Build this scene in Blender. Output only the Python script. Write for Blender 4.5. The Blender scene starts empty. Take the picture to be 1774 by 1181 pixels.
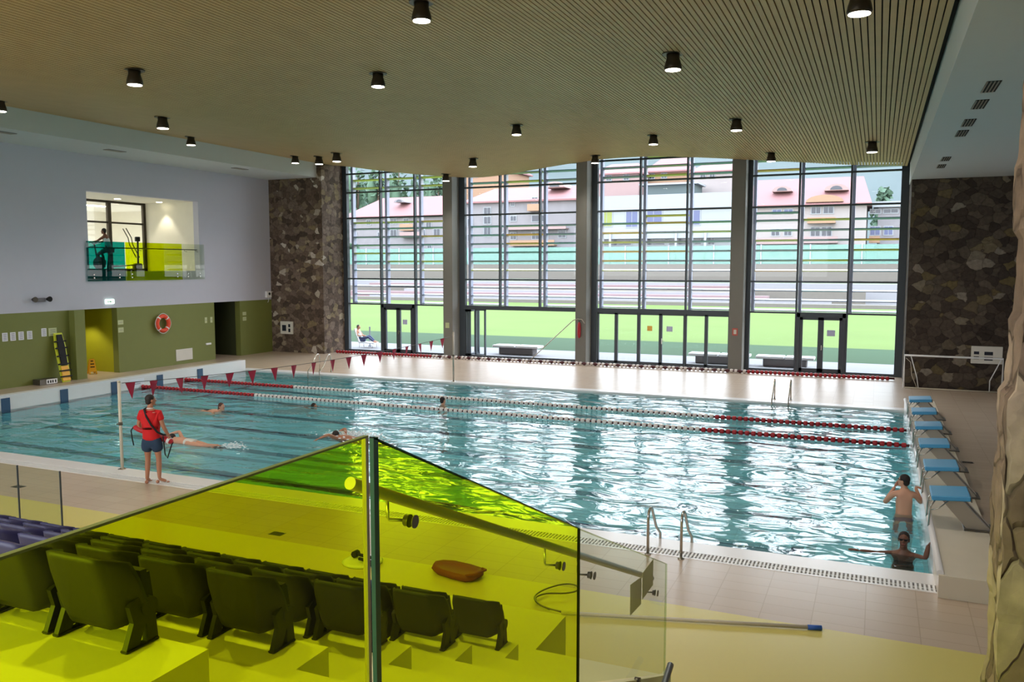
import bpy, bmesh, math, random
from mathutils import Vector, Matrix, noise
R = math.radians
random.seed(7)
C = bpy.context.scene.collection
S = bpy.context.scene

# ------------------------------------------------------------------ camera, sky, exposure
LAMPW = 300
FPX, YAW, PITCH, CAMZ = 1448.0, R(23.6), R(5.1), 4.3
cd = bpy.data.cameras.new('camera'); cam = bpy.data.objects.new('camera', cd); C.objects.link(cam)
cd.sensor_width = 36.0; cd.lens = 36.0 * FPX / 1774.0; cd.clip_start = 0.05; cd.clip_end = 900
cam.location = (0, 0, CAMZ); cam.rotation_euler = (R(90) - PITCH, 0, YAW)
S.camera = cam
S.view_settings.view_transform = 'Standard'; S.view_settings.look = 'None'
S.view_settings.gamma = 1.0; S.view_settings.exposure = 0.78
S.cycles.max_bounces = 14; S.cycles.diffuse_bounces = 5; S.cycles.glossy_bounces = 5
S.cycles.transmission_bounces = 8; S.cycles.transparent_max_bounces = 24
S.cycles.sample_clamp_indirect = 4.0; S.cycles.caustics_refractive = True; S.cycles.blur_glossy = 1.0

w = bpy.data.worlds.new('sky'); S.world = w; w.use_nodes = True
wn = w.node_tree.nodes; wl = w.node_tree.links; bg = wn['Background']
tc = wn.new('ShaderNodeTexCoord'); sx = wn.new('ShaderNodeSeparateXYZ'); rp = wn.new('ShaderNodeValToRGB')
wl.new(tc.outputs['Generated'], sx.inputs[0]); wl.new(sx.outputs['Z'], rp.inputs[0]); wl.new(rp.outputs[0], bg.inputs[0])
rp.color_ramp.elements[0].position = 0.0; rp.color_ramp.elements[0].color = (0.95, 0.97, 1.0, 1)
rp.color_ramp.elements[1].position = 0.7; rp.color_ramp.elements[1].color = (0.72, 0.84, 1.0, 1)
bg.inputs[1].default_value = 4.6

# daylight portals in the four window bays (they only guide the sky's light)
BAYS = [[-24.7, -22.7, -20.75, -18.8], [-18.05, -16.2, -14.2, -12.3], [-11.5, -9.53, -7.5, -5.6], [-4.87, -3.0, -1.08, .74]]
for b in BAYS:
    ld = bpy.data.lights.new('daylight_portal', 'AREA'); ld.shape = 'RECTANGLE'
    ld.size = b[3] - b[0]; ld.size_y = 9.0; ld.cycles.is_portal = True
    lo = bpy.data.objects.new('daylight_portal', ld); C.objects.link(lo)
    lo.location = ((b[0] + b[3]) / 2, 36.9, 4.5); lo.rotation_euler = (R(-90), 0, 0)

ld = bpy.data.lights.new('daylight_portal', 'AREA'); ld.shape = 'RECTANGLE'; ld.size = 23; ld.size_y = 4.6; ld.cycles.is_portal = True
lo = bpy.data.objects.new('daylight_portal', ld); C.objects.link(lo); lo.location = (-15.5, -5.35, 5.7); lo.rotation_euler = (R(90), 0, 0)  # portal of the unseen back opening, added for fill daylight

def at(px, py, Y):
    """point of the plane at distance Y that lies on the sight line px, py (used to measure the far background)"""
    cy, sy, cp, sp = math.cos(YAW), math.sin(YAW), math.cos(PITCH), math.sin(PITCH)
    F = Vector((-sy * cp, cy * cp, -sp)); Rr = Vector((cy, sy, 0)); U = Rr.cross(F)
    d = F + Rr * ((px - 887) / FPX) - U * ((py - 590.5) / FPX)
    return Vector((0, 0, CAMZ)) + d * (Y / d.y)

# ------------------------------------------------------------------ materials
def lin(c): return tuple(((v / 12.92) if v <= .04045 else ((v + .055) / 1.055) ** 2.4) for v in c)
def rgb(r, g, b): return lin((r / 255, g / 255, b / 255)) + (1,)
M = {}
OUTK = {}
def mat(name, col, rough=.5, metal=0, spec=.5, emit=None, estr=0, var=0, vscale=3, bump=0, bscale=20):
    m = bpy.data.materials.new(name); m.use_nodes = True; nt = m.node_tree; b = nt.nodes['Principled BSDF']
    col = rgb(*col)
    b.inputs['Base Color'].default_value = col; b.inputs['Roughness'].default_value = rough
    b.inputs['Metallic'].default_value = metal; b.inputs['Specular IOR Level'].default_value = spec
    if emit: b.inputs['Emission Color'].default_value = rgb(*emit); b.inputs['Emission Strength'].default_value = estr
    t = nt.nodes.new('ShaderNodeTexCoord')
    n = nt.nodes.new('ShaderNodeTexNoise'); n.inputs['Scale'].default_value = vscale; n.inputs['Detail'].default_value = 4
    nt.links.new(t.outputs['Object'], n.inputs['Vector'])
    mx = nt.nodes.new('ShaderNodeMix'); mx.data_type = 'RGBA'
    v = var if var else .04
    mx.inputs['A'].default_value = tuple(c * (1 - v) for c in col[:3]) + (1,)
    mx.inputs['B'].default_value = tuple(min(1, c * (1 + v)) for c in col[:3]) + (1,)
    nt.links.new(n.outputs['Fac'], mx.inputs['Factor']); nt.links.new(mx.outputs['Result'], b.inputs['Base Color'])
    if bump:
        n2 = nt.nodes.new('ShaderNodeTexNoise'); n2.inputs['Scale'].default_value = bscale; n2.inputs['Detail'].default_value = 5
        nt.links.new(t.outputs['Object'], n2.inputs['Vector'])
        bm = nt.nodes.new('ShaderNodeBump'); bm.inputs['Strength'].default_value = bump; bm.inputs['Distance'].default_value = .02
        nt.links.new(n2.outputs['Fac'], bm.inputs['Height']); nt.links.new(bm.outputs[0], b.inputs['Normal'])
    M[name] = m; return m
def glass(name, tint, refl=1.0, rough=0.0):
    m = bpy.data.materials.new(name); m.use_nodes = True; nt = m.node_tree; nt.nodes.clear()
    o = nt.nodes.new('ShaderNodeOutputMaterial'); mix = nt.nodes.new('ShaderNodeMixShader')
    t = nt.nodes.new('ShaderNodeBsdfTransparent'); g = nt.nodes.new('ShaderNodeBsdfGlossy'); f = nt.nodes.new('ShaderNodeFresnel')
    t.inputs[0].default_value = tint + (1,); g.inputs['Roughness'].default_value = rough; f.inputs[0].default_value = 1.45
    ml = nt.nodes.new('ShaderNodeMath'); ml.operation = 'MULTIPLY'; ml.inputs[1].default_value = refl
    nt.links.new(f.outputs[0], ml.inputs[0]); nt.links.new(ml.outputs[0], mix.inputs[0])
    nt.links.new(t.outputs[0], mix.inputs[1]); nt.links.new(g.outputs[0], mix.inputs[2]); nt.links.new(mix.outputs[0], o.inputs[0])
    M[name] = m; return m

mat('white_wall', (192, 193, 207), .8, var=.02)
mat('soffit_white', (196, 202, 204), .8, var=.02)
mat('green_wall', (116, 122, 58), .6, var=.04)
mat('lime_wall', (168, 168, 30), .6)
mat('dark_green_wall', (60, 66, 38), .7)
mat('roof_dark', (22, 20, 18), .9)
mat('slat_wood', (184, 155, 110), .55, var=.12, vscale=2)
mat('column_grey', (122, 120, 114), .7, var=.05)
mat('frame_dark', (58, 66, 74), .45)
mat('post_lilac', (150, 152, 172), .5)
mat('white_tile', (226, 222, 222), .25, var=.03)
mat('white_plastic', (235, 235, 235), .4)
mat('cream_tile', (212, 200, 180), .35, var=.04)
mat('lane_blue', (18, 44, 78), .4)
mat('touch_blue', (44, 76, 108), .5)
mat('block_blue', (70, 150, 196), .45)
mat('steel', (190, 186, 178), .25, metal=1)
mat('steel_dull', (176, 168, 156), .4, metal=.7)
mat('steel_dark', (110, 104, 96), .35, metal=.8)
mat('lamp_body', (62, 54, 44), .4, metal=.5)
mat('lamp_glow', (255, 250, 235), .5, emit=(255, 244, 220), estr=9)
mat('small_lamp_glow', (255, 250, 235), .5, emit=(255, 244, 210), estr=6)
mat('red_float', (170, 24, 34), .45)
mat('pale_float', (226, 216, 212), .45)
mat('dark_float', (86, 36, 40), .5)
mat('cable', (60, 50, 50), .5)
mat('pennant_red', (176, 30, 62), .7)
mat('orange_red', (226, 72, 40), .5)
mat('yellow_plastic', (244, 178, 24), .45)
mat('lime_yellow', (206, 214, 40), .5)
mat('black_fabric', (22, 22, 26), .8)
mat('navy_fabric', (36, 58, 84), .85, bump=.3)
mat('red_fabric', (204, 20, 26), .8, bump=.3, bscale=14)
mat('red_foam', (178, 24, 36), .5)
mat('skin_light', (205, 150, 122), .5, var=.05)
mat('skin_tan', (178, 122, 94), .5, var=.05)
mat('skin_dark', (112, 72, 54), .5, var=.05)
mat('hair_dark', (36, 26, 22), .7, var=.3, vscale=60)
mat('hair_brown', (78, 42, 30), .7, var=.3, vscale=60)
mat('eye_white', (235, 235, 230), .3)
mat('lip', (160, 84, 76), .5)
mat('paper', (226, 226, 232), .8)
mat('paper_orange', (240, 186, 90), .8)
mat('paper_lilac', (186, 190, 224), .8)
mat('print_grey', (120, 120, 130), .8)
mat('print_red', (190, 96, 86), .8)
mat('sign_pale_green', (190, 196, 150), .7)
mat('board_white', (214, 210, 200), .7)
mat('exit_glow', (240, 255, 240), .5, emit=(225, 255, 235), estr=1.6)
mat('exit_green', (20, 140, 80), .5)
mat('seat_purple', (34, 32, 74), .5, var=.06)
mat('seat_bracket', (30, 29, 40), .5)
mat('bleacher_cream', (222, 216, 170), .7, var=.03)
mat('brown_board', (124, 50, 18), .6, var=.25, vscale=6)
mat('blue_grip', (30, 84, 170), .5)
mat('pale_pole', (206, 196, 176), .4)
mat('sheet_beige', (212, 202, 150), .7)
mat('dark_gap', (14, 14, 14), .9)
mat('concrete', (200, 198, 196), .8, var=.06)
mat('paving_grey', (109, 107, 109), .8, var=.06)
mat('concrete_dark', (96, 92, 92), .85, var=.08)
mat('grass', (88, 104, 56), .95, var=.12, vscale=.15, spec=.1)
mat('turf_dark', (54, 72, 52), .95, var=.1, spec=.1)
mat('green_mesh', (112, 150, 138), .8, var=.06)
mat('roof_red', (126, 88, 88), .8, var=.06, vscale=.6)  # far roofs and house walls: colours greyed to paint in distance haze
mat('house_cream', (137, 128, 126), .8, var=.08, vscale=.5)
mat('house_stone', (118, 113, 116), .8, var=.16, vscale=1.2)
mat('house_orange', (140, 110, 88), .8)
mat('house_pink', (139, 116, 114), .8)
mat('house_window', (38, 42, 54), .2)
mat('house_blue_window', (66, 72, 106), .3)
mat('modern_white', (133, 135, 139), .7)
mat('modern_glass', (70, 80, 95), .15)
mat('hill_green', (80, 88, 88), .95, var=.25, vscale=.05, spec=.1)  # distance haze painted into this greyed blue green
mat('slope_grey', (92, 96, 82), .95, var=.4, vscale=.6, spec=.1)
mat('leaf_green', (65, 88, 68), .8, var=.3, vscale=.8)
mat('bark', (84, 70, 56), .9)
mat('terrace_pink', (122, 100, 102), .9)
mat('terrace_white', (128, 126, 130), .9)
mat('terrace_tan', (100, 94, 88), .9, var=.1)
mat('blade_teal', (92, 138, 140), .35)
mat('blade_yellow', (178, 184, 70), .35)
mat('blade_grey', (118, 128, 142), .35)
mat('blade_orange', (204, 160, 60), .35)
mat('gym_wall', (232, 228, 214), .8)
mat('swim_blue', (24, 58, 112), .8)
mat('jeans', (62, 70, 104), .8)
mat('splash', (240, 246, 250), .3)
mat('bike_teal', (40, 80, 84), .5)
mat('shirt_pale', (196, 214, 220), .8)
mat('edge_lime', (128, 140, 52), .35)
mat('post_green', (22, 84, 44), .15)
glass('clear_glass', (.95, .97, .96), .8)
glass('window_glass', (.97, .99, .98), .35)
glass('screen_glass', (.80, .86, .74), .5)
glass('yellow_glass', (.72, .88, .008), .45)
glass('teal_glass', (.0, .25, .22), .5)
glass('lime_glass', (.55, .68, .0), .5)
glass('green_edge', (.08, .36, .20), .9)
glass('yellow_edge', (.45, .48, .05), .9)

def nodes(name, rough=.5):
    m = bpy.data.materials.new(name); m.use_nodes = True; M[name] = m
    nt = m.node_tree; b = nt.nodes['Principled BSDF']; b.inputs['Roughness'].default_value = rough
    t = nt.nodes.new('ShaderNodeTexCoord'); return m, nt, b, t
# deck: beige tiles, painted pale yellow towards the stand
m, nt, b, t = nodes('deck_tile', .22)
br = nt.nodes.new('ShaderNodeTexBrick'); br.offset = 0
br.inputs['Color1'].default_value = rgb(194, 174, 154); br.inputs['Color2'].default_value = rgb(189, 169, 150); br.inputs['Mortar'].default_value = rgb(176, 157, 138)
br.inputs['Scale'].default_value = 1.0; br.inputs['Brick Width'].default_value = .6; br.inputs['Row Height'].default_value = .3; br.inputs['Mortar Size'].default_value = .006
nt.links.new(t.outputs['Object'], br.inputs['Vector'])
sp = nt.nodes.new('ShaderNodeSeparateXYZ'); nt.links.new(t.outputs['Object'], sp.inputs[0])
lt = nt.nodes.new('ShaderNodeMath'); lt.operation = 'LESS_THAN'; lt.inputs[1].default_value = 10.3; nt.links.new(sp.outputs['Y'], lt.inputs[0])
gt = nt.nodes.new('ShaderNodeMath'); gt.operation = 'LESS_THAN'; gt.inputs[1].default_value = 3.0; nt.links.new(sp.outputs['X'], gt.inputs[0])
an = nt.nodes.new('ShaderNodeMath'); an.operation = 'MULTIPLY'; nt.links.new(lt.outputs[0], an.inputs[0]); nt.links.new(gt.outputs[0], an.inputs[1])
mx = nt.nodes.new('ShaderNodeMix'); mx.data_type = 'RGBA'; nt.links.new(an.outputs[0], mx.inputs['Factor']); nt.links.new(br.outputs[0], mx.inputs['A'])
mx.inputs['B'].default_value = rgb(212, 198, 112); nt.links.new(mx.outputs['Result'], b.inputs['Base Color'])
nz = nt.nodes.new('ShaderNodeTexNoise'); nz.inputs['Scale'].default_value = 1.1; nz.inputs['Detail'].default_value = 5; nt.links.new(t.outputs['Object'], nz.inputs['Vector'])
mr = nt.nodes.new('ShaderNodeMapRange'); mr.inputs['From Min'].default_value = .35; mr.inputs['From Max'].default_value = .65; mr.inputs['To Min'].default_value = .26; mr.inputs['To Max'].default_value = .29
nt.links.new(nz.outputs['Fac'], mr.inputs['Value']); b.inputs['Roughness'].default_value = .27
# pool tiles
def pool_mat(name, c1, c2, size):
    m, nt, b, t = nodes(name, .3)
    br = nt.nodes.new('ShaderNodeTexBrick'); br.offset = 0; br.inputs['Scale'].default_value = 1
    br.inputs['Color1'].default_value = rgb(*c1); br.inputs['Color2'].default_value = rgb(*c2); br.inputs['Mortar'].default_value = rgb(*[int(v * .93) for v in c1])
    br.inputs['Brick Width'].default_value = size; br.inputs['Row Height'].default_value = size; br.inputs['Mortar Size'].default_value = .008
    nt.links.new(t.outputs['Object'], br.inputs['Vector']); nt.links.new(br.outputs[0], b.inputs['Base Color'])
pool_mat('pool_tile', (164, 238, 248), (160, 236, 246), .25)
# rubble stone, three tones
def stone(name, cols, scale, bumpd, dark=.35, zs=1.25):
    m, nt, b, t = nodes(name, .85); b.inputs['Specular IOR Level'].default_value = .25
    mp = nt.nodes.new('ShaderNodeMapping'); mp.inputs['Scale'].default_value = (1, 1, zs); nt.links.new(t.outputs['Object'], mp.inputs[0])
    dn = nt.nodes.new('ShaderNodeTexNoise'); dn.inputs['Scale'].default_value = 3.5; dn.inputs['Detail'].default_value = 3
    nt.links.new(mp.outputs[0], dn.inputs['Vector'])
    ad = nt.nodes.new('ShaderNodeMixRGB'); ad.blend_type = 'LINEAR_LIGHT'; ad.inputs[0].default_value = .12
    nt.links.new(mp.outputs[0], ad.inputs[1]); nt.links.new(dn.outputs['Color'], ad.inputs[2])
    v = nt.nodes.new('ShaderNodeTexVoronoi'); v.inputs['Scale'].default_value = scale; nt.links.new(ad.outputs[0], v.inputs['Vector'])
    e = nt.nodes.new('ShaderNodeTexVoronoi'); e.feature = 'DISTANCE_TO_EDGE'; e.inputs['Scale'].default_value = scale; nt.links.new(ad.outputs[0], e.inputs['Vector'])
    s = nt.nodes.new('ShaderNodeSeparateColor'); nt.links.new(v.outputs['Color'], s.inputs[0])
    cr = nt.nodes.new('ShaderNodeValToRGB'); nt.links.new(s.outputs[0], cr.inputs[0]); cr.color_ramp.interpolation = 'LINEAR'
    els = cr.color_ramp.elements
    for i, (p, c) in enumerate(cols):
        if i < 2: els[i].position = p; els[i].color = rgb(*c)
        else: k = els.new(p); k.color = rgb(*c)
    n2 = nt.nodes.new('ShaderNodeTexNoise'); n2.inputs['Scale'].default_value = 9; n2.inputs['Detail'].default_value = 8; nt.links.new(t.outputs['Object'], n2.inputs['Vector'])
    m1 = nt.nodes.new('ShaderNodeMixRGB'); m1.blend_type = 'OVERLAY'; m1.inputs[0].default_value = .55
    nt.links.new(cr.outputs[0], m1.inputs[1]); nt.links.new(n2.outputs['Fac'], m1.inputs[2])
    er = nt.nodes.new('ShaderNodeMapRange'); er.inputs['From Max'].default_value = .05; er.inputs['To Min'].default_value = dark; nt.links.new(e.outputs['Distance'], er.inputs['Value'])
    m2 = nt.nodes.new('ShaderNodeMixRGB'); m2.blend_type = 'MULTIPLY'; m2.inputs[0].default_value = 1
    nt.links.new(m1.outputs[0], m2.inputs[1]); nt.links.new(er.outputs[0], m2.inputs[2]); nt.links.new(m2.outputs[0], b.inputs['Base Color'])
    hm = nt.nodes.new('ShaderNodeMath'); hm.operation = 'MULTIPLY_ADD'; hm.inputs[1].default_value = 1.0
    n3 = nt.nodes.new('ShaderNodeMath'); n3.operation = 'MULTIPLY'; n3.inputs[1].default_value = .5; nt.links.new(n2.outputs['Fac'], n3.inputs[0])
    nt.links.new(er.outputs[0], hm.inputs[0]); nt.links.new(n3.outputs[0], hm.inputs[2])
    bp = nt.nodes.new('ShaderNodeBump'); bp.inputs['Strength'].default_value = .9; bp.inputs['Distance'].default_value = bumpd
    nt.links.new(hm.outputs[0], bp.inputs['Height']); nt.links.new(bp.outputs[0], b.inputs['Normal'])
stone('stone_brown', [(0, (74, 62, 54)), (.45, (104, 88, 76)), (.75, (120, 104, 92)), (.93, (128, 112, 84)), (1, (196, 186, 174))], 3.3, .04, .72)
stone('stone_dark', [(0, (52, 44, 38)), (.5, (72, 62, 54)), (.85, (88, 78, 68)), (.95, (96, 84, 56)), (1, (126, 116, 104))], 2.9, .04, .72)
stone('stone_near', [(0, (108, 90, 76)), (.5, (144, 122, 104)), (1, (184, 164, 142))], 6.0, .03, .6, .5)
# water
m = bpy.data.materials.new('water'); m.use_nodes = True; M['water'] = m; nt = m.node_tree; nt.nodes.clear()
o = nt.nodes.new('ShaderNodeOutputMaterial'); mix = nt.nodes.new('ShaderNodeMixShader'); t = nt.nodes.new('ShaderNodeTexCoord')
tr = nt.nodes.new('ShaderNodeBsdfRefraction'); tr.inputs['Color'].default_value = (.86, 1.0, 1.0, 1); tr.inputs['IOR'].default_value = 1.33; tr.inputs['Roughness'].default_value = 0.0
gl = nt.nodes.new('ShaderNodeBsdfGlossy'); gl.inputs['Roughness'].default_value = .03; fr = nt.nodes.new('ShaderNodeFresnel'); ge = nt.nodes.new('ShaderNodeNewGeometry'); io = nt.nodes.new('ShaderNodeMapRange'); io.inputs['To Min'].default_value = 1.5; io.inputs['To Max'].default_value = 1 / 1.5; nt.links.new(ge.outputs['Backfacing'], io.inputs['Value']); nt.links.new(io.outputs[0], fr.inputs[0])
n1 = nt.nodes.new('ShaderNodeTexNoise'); n1.inputs['Scale'].default_value = 1.25; n1.inputs['Detail'].default_value = 2.5; n1.inputs['Roughness'].default_value = .45; n1.inputs['Distortion'].default_value = .6
mp = nt.nodes.new('ShaderNodeMapping'); mp.inputs['Scale'].default_value = (.8, 1.45, 1); nt.links.new(t.outputs['Object'], mp.inputs[0]); nt.links.new(mp.outputs[0], n1.inputs['Vector'])
bp = nt.nodes.new('ShaderNodeBump'); bp.inputs['Strength'].default_value = 1.0; bp.inputs['Distance'].default_value = .075
nt.links.new(n1.outputs['Fac'], bp.inputs['Height'])
bq = nt.nodes.new('ShaderNodeBump'); bq.inputs['Distance'].default_value = .014; nt.links.new(n1.outputs['Fac'], bq.inputs['Height']); nt.links.new(bq.outputs[0], tr.inputs['Normal'])
for n in (gl, fr): nt.links.new(bp.outputs[0], n.inputs['Normal'])
nt.links.new(fr.outputs[0], mix.inputs[0]); tp = nt.nodes.new('ShaderNodeBsdfTransparent'); tp.inputs[0].default_value = (.86, 1.0, 1.0, 1); m3 = nt.nodes.new('ShaderNodeMixShader'); m3.inputs[0].default_value = .4
nt.links.new(tr.outputs[0], m3.inputs[1]); nt.links.new(tp.outputs[0], m3.inputs[2]); nt.links.new(m3.outputs[0], mix.inputs[1]); nt.links.new(gl.outputs[0], mix.inputs[2]); nt.links.new(mix.outputs[0], o.inputs[0])

# ------------------------------------------------------------------ mesh helpers
class MB:
    def __init__(s): s.v = []; s.f = []; s.sm = []
    def add(s, vs, fs, sm=False):
        o = len(s.v); s.v += [tuple(v) for v in vs]; s.f += [tuple(i + o for i in f) for f in fs]; s.sm += [sm] * len(fs); return s
    def box(s, x0, x1, y0, y1, z0, z1, mtx=None):
        x0, x1 = min(x0, x1), max(x0, x1); y0, y1 = min(y0, y1), max(y0, y1); z0, z1 = min(z0, z1), max(z0, z1)
        vs = [Vector(p) for p in ((x0, y0, z0), (x1, y0, z0), (x1, y1, z0), (x0, y1, z0), (x0, y0, z1), (x1, y0, z1), (x1, y1, z1), (x0, y1, z1))]
        if mtx: vs = [mtx @ v for v in vs]
        return s.add(vs, [(0, 3, 2, 1), (4, 5, 6, 7), (0, 1, 5, 4), (1, 2, 6, 5), (2, 3, 7, 6), (3, 0, 4, 7)])
    def rbox(s, x0, x1, y0, y1, z0, z1, r=.01):   # box with chamfered vertical edges and top/bottom
        pts = [(x0 + r, y0), (x1 - r, y0), (x1, y0 + r), (x1, y1 - r), (x1 - r, y1), (x0 + r, y1), (x0, y1 - r), (x0, y0 + r)]
        ins = [(min(max(x, x0 + r), x1 - r), min(max(y, y0 + r), y1 - r)) for x, y in pts]
        vs = [(x, y, z0) for x, y in ins] + [(x, y, z0 + r) for x, y in pts] + [(x, y, z1 - r) for x, y in pts] + [(x, y, z1) for x, y in ins]
        fs = [tuple(reversed(range(8)))] + [(k * 8 + i, k * 8 + (i + 1) % 8, k * 8 + 8 + (i + 1) % 8, k * 8 + 8 + i) for k in range(3) for i in range(8)] + [tuple(range(24, 32))]
        return s.add(vs, fs)
    def tube(s, pts, r, n=10, closed=False, flat=1.0):
        pts = [Vector(p) for p in pts]; N = len(pts); rings = []; up = None
        rr = r if isinstance(r, (list, tuple)) else [r] * N
        for i, p in enumerate(pts):
            a = pts[(i - 1) % N] if (i > 0 or closed) else p; c = pts[(i + 1) % N] if (i < N - 1 or closed) else p
            d = (c - a).normalized()
            if up is None: up = Vector((0, 0, 1)) if abs(d.z) < .9 else Vector((1, 0, 0))
            x = d.cross(up); x.normalize(); up = x.cross(d).normalized()
            rings.append([p + x * (math.cos(2 * math.pi * k / n) * rr[i]) + up * (math.sin(2 * math.pi * k / n) * rr[i] * flat) for k in range(n)])
        vs = [q for g in rings for q in g]; fs = []
        for i in range(N if closed else N - 1):
            j = (i + 1) % N
            for k in range(n): fs.append((i * n + k, i * n + (k + 1) % n, j * n + (k + 1) % n, j * n + k))
        s.add(vs, fs, True)
        if not closed:
            o = len(s.v) - len(vs)
            s.f.append(tuple(o + k for k in reversed(range(n)))); s.f.append(tuple(o + (N - 1) * n + k for k in range(n))); s.sm += [False, False]
        return s
    def lathe(s, prof, cx=0, cy=0, n=20, mtx=None):
        vs = []; fs = []
        for r, z in prof:
            for k in range(n):
                v = Vector((cx + r * math.cos(2 * math.pi * k / n), cy + r * math.sin(2 * math.pi * k / n), z)); vs.append(mtx @ v if mtx else v)
        for i in range(len(prof) - 1):
            for k in range(n): fs.append((i * n + k, i * n + (k + 1) % n, (i + 1) * n + (k + 1) % n, (i + 1) * n + k))
        s.add(vs, fs, True); o = len(s.v) - len(vs)
        s.f += [tuple(o + k for k in reversed(range(n))), tuple(o + (len(prof) - 1) * n + k for k in range(n))]; s.sm += [False, False]; return s
    def prism(s, poly, axis, a, b, mtx=None, sm=False):   # poly of 2D points extruded along axis
        def P(u, v, w):
            q = {'x': (w, u, v), 'y': (u, w, v), 'z': (u, v, w)}[axis]; return (mtx @ Vector(q)) if mtx else q
        n = len(poly); vs = [P(u, v, a) for u, v in poly] + [P(u, v, b) for u, v in poly]
        s.add(vs, [(i, (i + 1) % n, n + (i + 1) % n, n + i) for i in range(n)], sm)
        o = len(s.v) - 2 * n; s.f += [tuple(o + i for i in reversed(range(n))), tuple(o + n + i for i in range(n))]; s.sm += [False, False]; return s
    def ball(s, c, r, seg=14, ring=9, mtx=None):
        rx, ry, rz = (r, r, r) if not isinstance(r, (tuple, list)) else r
        vs = []; fs = []
        for i in range(ring + 1):
            a = math.pi * i / ring
            for k in range(seg):
                v = Vector((c[0] + rx * math.sin(a) * math.cos(2 * math.pi * k / seg), c[1] + ry * math.sin(a) * math.sin(2 * math.pi * k / seg), c[2] + rz * math.cos(a)))
                vs.append(mtx @ v if mtx else v)
        for i in range(ring):
            for k in range(seg): fs.append((i * seg + k, (i + 1) * seg + k, (i + 1) * seg + (k + 1) % seg, i * seg + (k + 1) % seg))
        return s.add(vs, fs, True)
    def build(s, name, m, parent=None, world=True, fix=True):
        """one mesh object; with a parent the coordinates given are world ones unless world=False"""
        me = bpy.data.meshes.new(name); vs = s.v
        if parent is not None and world:
            inv = wm(parent).inverted(); vs = [tuple(inv @ Vector(v)) for v in vs]
        me.from_pydata(vs, [], s.f); me.polygons.foreach_set('use_smooth', s.sm)
        bm = bmesh.new(); bm.from_mesh(me); bmesh.ops.remove_doubles(bm, verts=bm.verts, dist=1e-5) if fix and len(s.v) < 20000 else None
        bmesh.ops.recalc_face_normals(bm, faces=bm.faces); bm.to_mesh(me); bm.free()
        me.materials.append(M[m] if isinstance(m, str) else m)
        o = bpy.data.objects.new(name, me); C.objects.link(o)
        if parent is not None: o.parent = parent
        return o
def smooth(pts, n=4, closed=False):
    P_ = [Vector(p) for p in pts]; N = len(P_); out = []
    for i in range(N if closed else N - 1):
        g = (lambda k: P_[k % N]) if closed else (lambda k: P_[min(max(k, 0), N - 1)])
        a, b_, c, d = g(i - 1), g(i), g(i + 1), g(i + 2)
        for j in range(n):
            t = j / n; out.append(.5 * ((2 * b_) + (c - a) * t + (2 * a - 5 * b_ + 4 * c - d) * t * t + (3 * b_ - a - 3 * c + d) * t ** 3))
    if not closed: out.append(P_[-1])
    return out
def wm(o):
    m = Matrix.Translation(o.location) @ o.rotation_euler.to_matrix().to_4x4() @ Matrix.Diagonal((*o.scale, 1))
    return wm(o.parent) @ m if o.parent else m
def tag(o, label=None, cat=None, group=None, kind=None):
    if label: o['label'] = label
    if cat: o['category'] = cat
    if group: o['group'] = group
    if kind: o['kind'] = kind
    return o
def thing(name, label, cat, loc=(0, 0, 0), rz=0, group=None, kind=None):
    o = bpy.data.objects.new(name, None); C.objects.link(o); o.location = loc; o.rotation_euler = (0, 0, rz); o.empty_display_size = .1
    return tag(o, label, cat, group, kind)
def struct(name, mb, m, label=None, cat=None): 
    o = mb.build(name, m); tag(o, label, cat, kind='structure'); return o
KIDS = {}
def copy_tree(o, parent=None):
    c = o.copy(); C.objects.link(c)
    if parent: c.parent = parent
    for ch in [x for x in bpy.data.objects if x.parent == o]: copy_tree(ch, c)
    return c
def single(name, mb, m, label, cat, group=None, kind=None): return tag(mb.build(name, m), label, cat, group, kind)

# ------------------------------------------------------------------ the hall
PX0, PX1, PY0, PY1 = -24.15, .86, 12.8, 27.4      # water's edges
ZW = -.05
XL, XR, YB, YG = -28.1, 6.0, -5.0, 35.7           # left wall, right wall, back wall, glass
fl = MB()
for x0, x1, y0, y1 in ((XL - 6, PX0 - .3, YB, YG + .3), (PX1, XR, YB, YG + .3), (PX0 - .3, PX1, YB, 12.05), (PX0 - .3, PX1, PY1 + .45, YG + .3)):
    fl.box(x0, x1, y0, y1, -.3, 0)
struct('floor', fl, 'deck_tile')
cp = MB(); cp.box(PX0 - .3, PX1, 12.05, 12.1, -.3, .004); cp.box(PX0 - .3, PX1, 12.34, PY0, -.3, .004); cp.box(PX0 - .3, PX1, PY1, PY1 + .45, -.3, .004)
cp.box(PX0 - .3, PX1, 12.1, 12.34, -.3, -.09)
struct('pool_coping', cp, 'white_tile', 'white tiled edge strip along both long sides of the pool', 'pool edge')
g = MB(); x = PX0
while x < PX1 - .02: g.box(x, x + .028, 12.1, 12.34, -.03, .002); x += .055
g.box(PX0 - .3, PX1, 12.21, 12.23, -.04, -.004)
single('overflow_grating', g, 'white_plastic', 'white slatted overflow grating along the near edge of the pool', 'grating')
pb = MB(); D = -1.9
pb.box(PX0, PX1, PY0, PY1, D - .2, D); pb.box(PX0 - .3, PX0, PY0 - .3, PY1 + .3, D - .2, ZW - .02)
pb.box(PX1, PX1 + .3, PY0 - .3, PY1 + .3, D - .2, -.3); pb.box(PX0, PX1, PY0 - .3, PY0, D - .2, -.3); pb.box(PX0, PX1, PY1, PY1 + .3, D - .2, -.3)
struct('pool_basin', pb, 'pool_tile', 'pale blue tiled pool basin under the water', 'pool')
ln = MB()
LANES = [14.85, 16.85, 18.85, 20.85, 22.85, 24.85]
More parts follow.
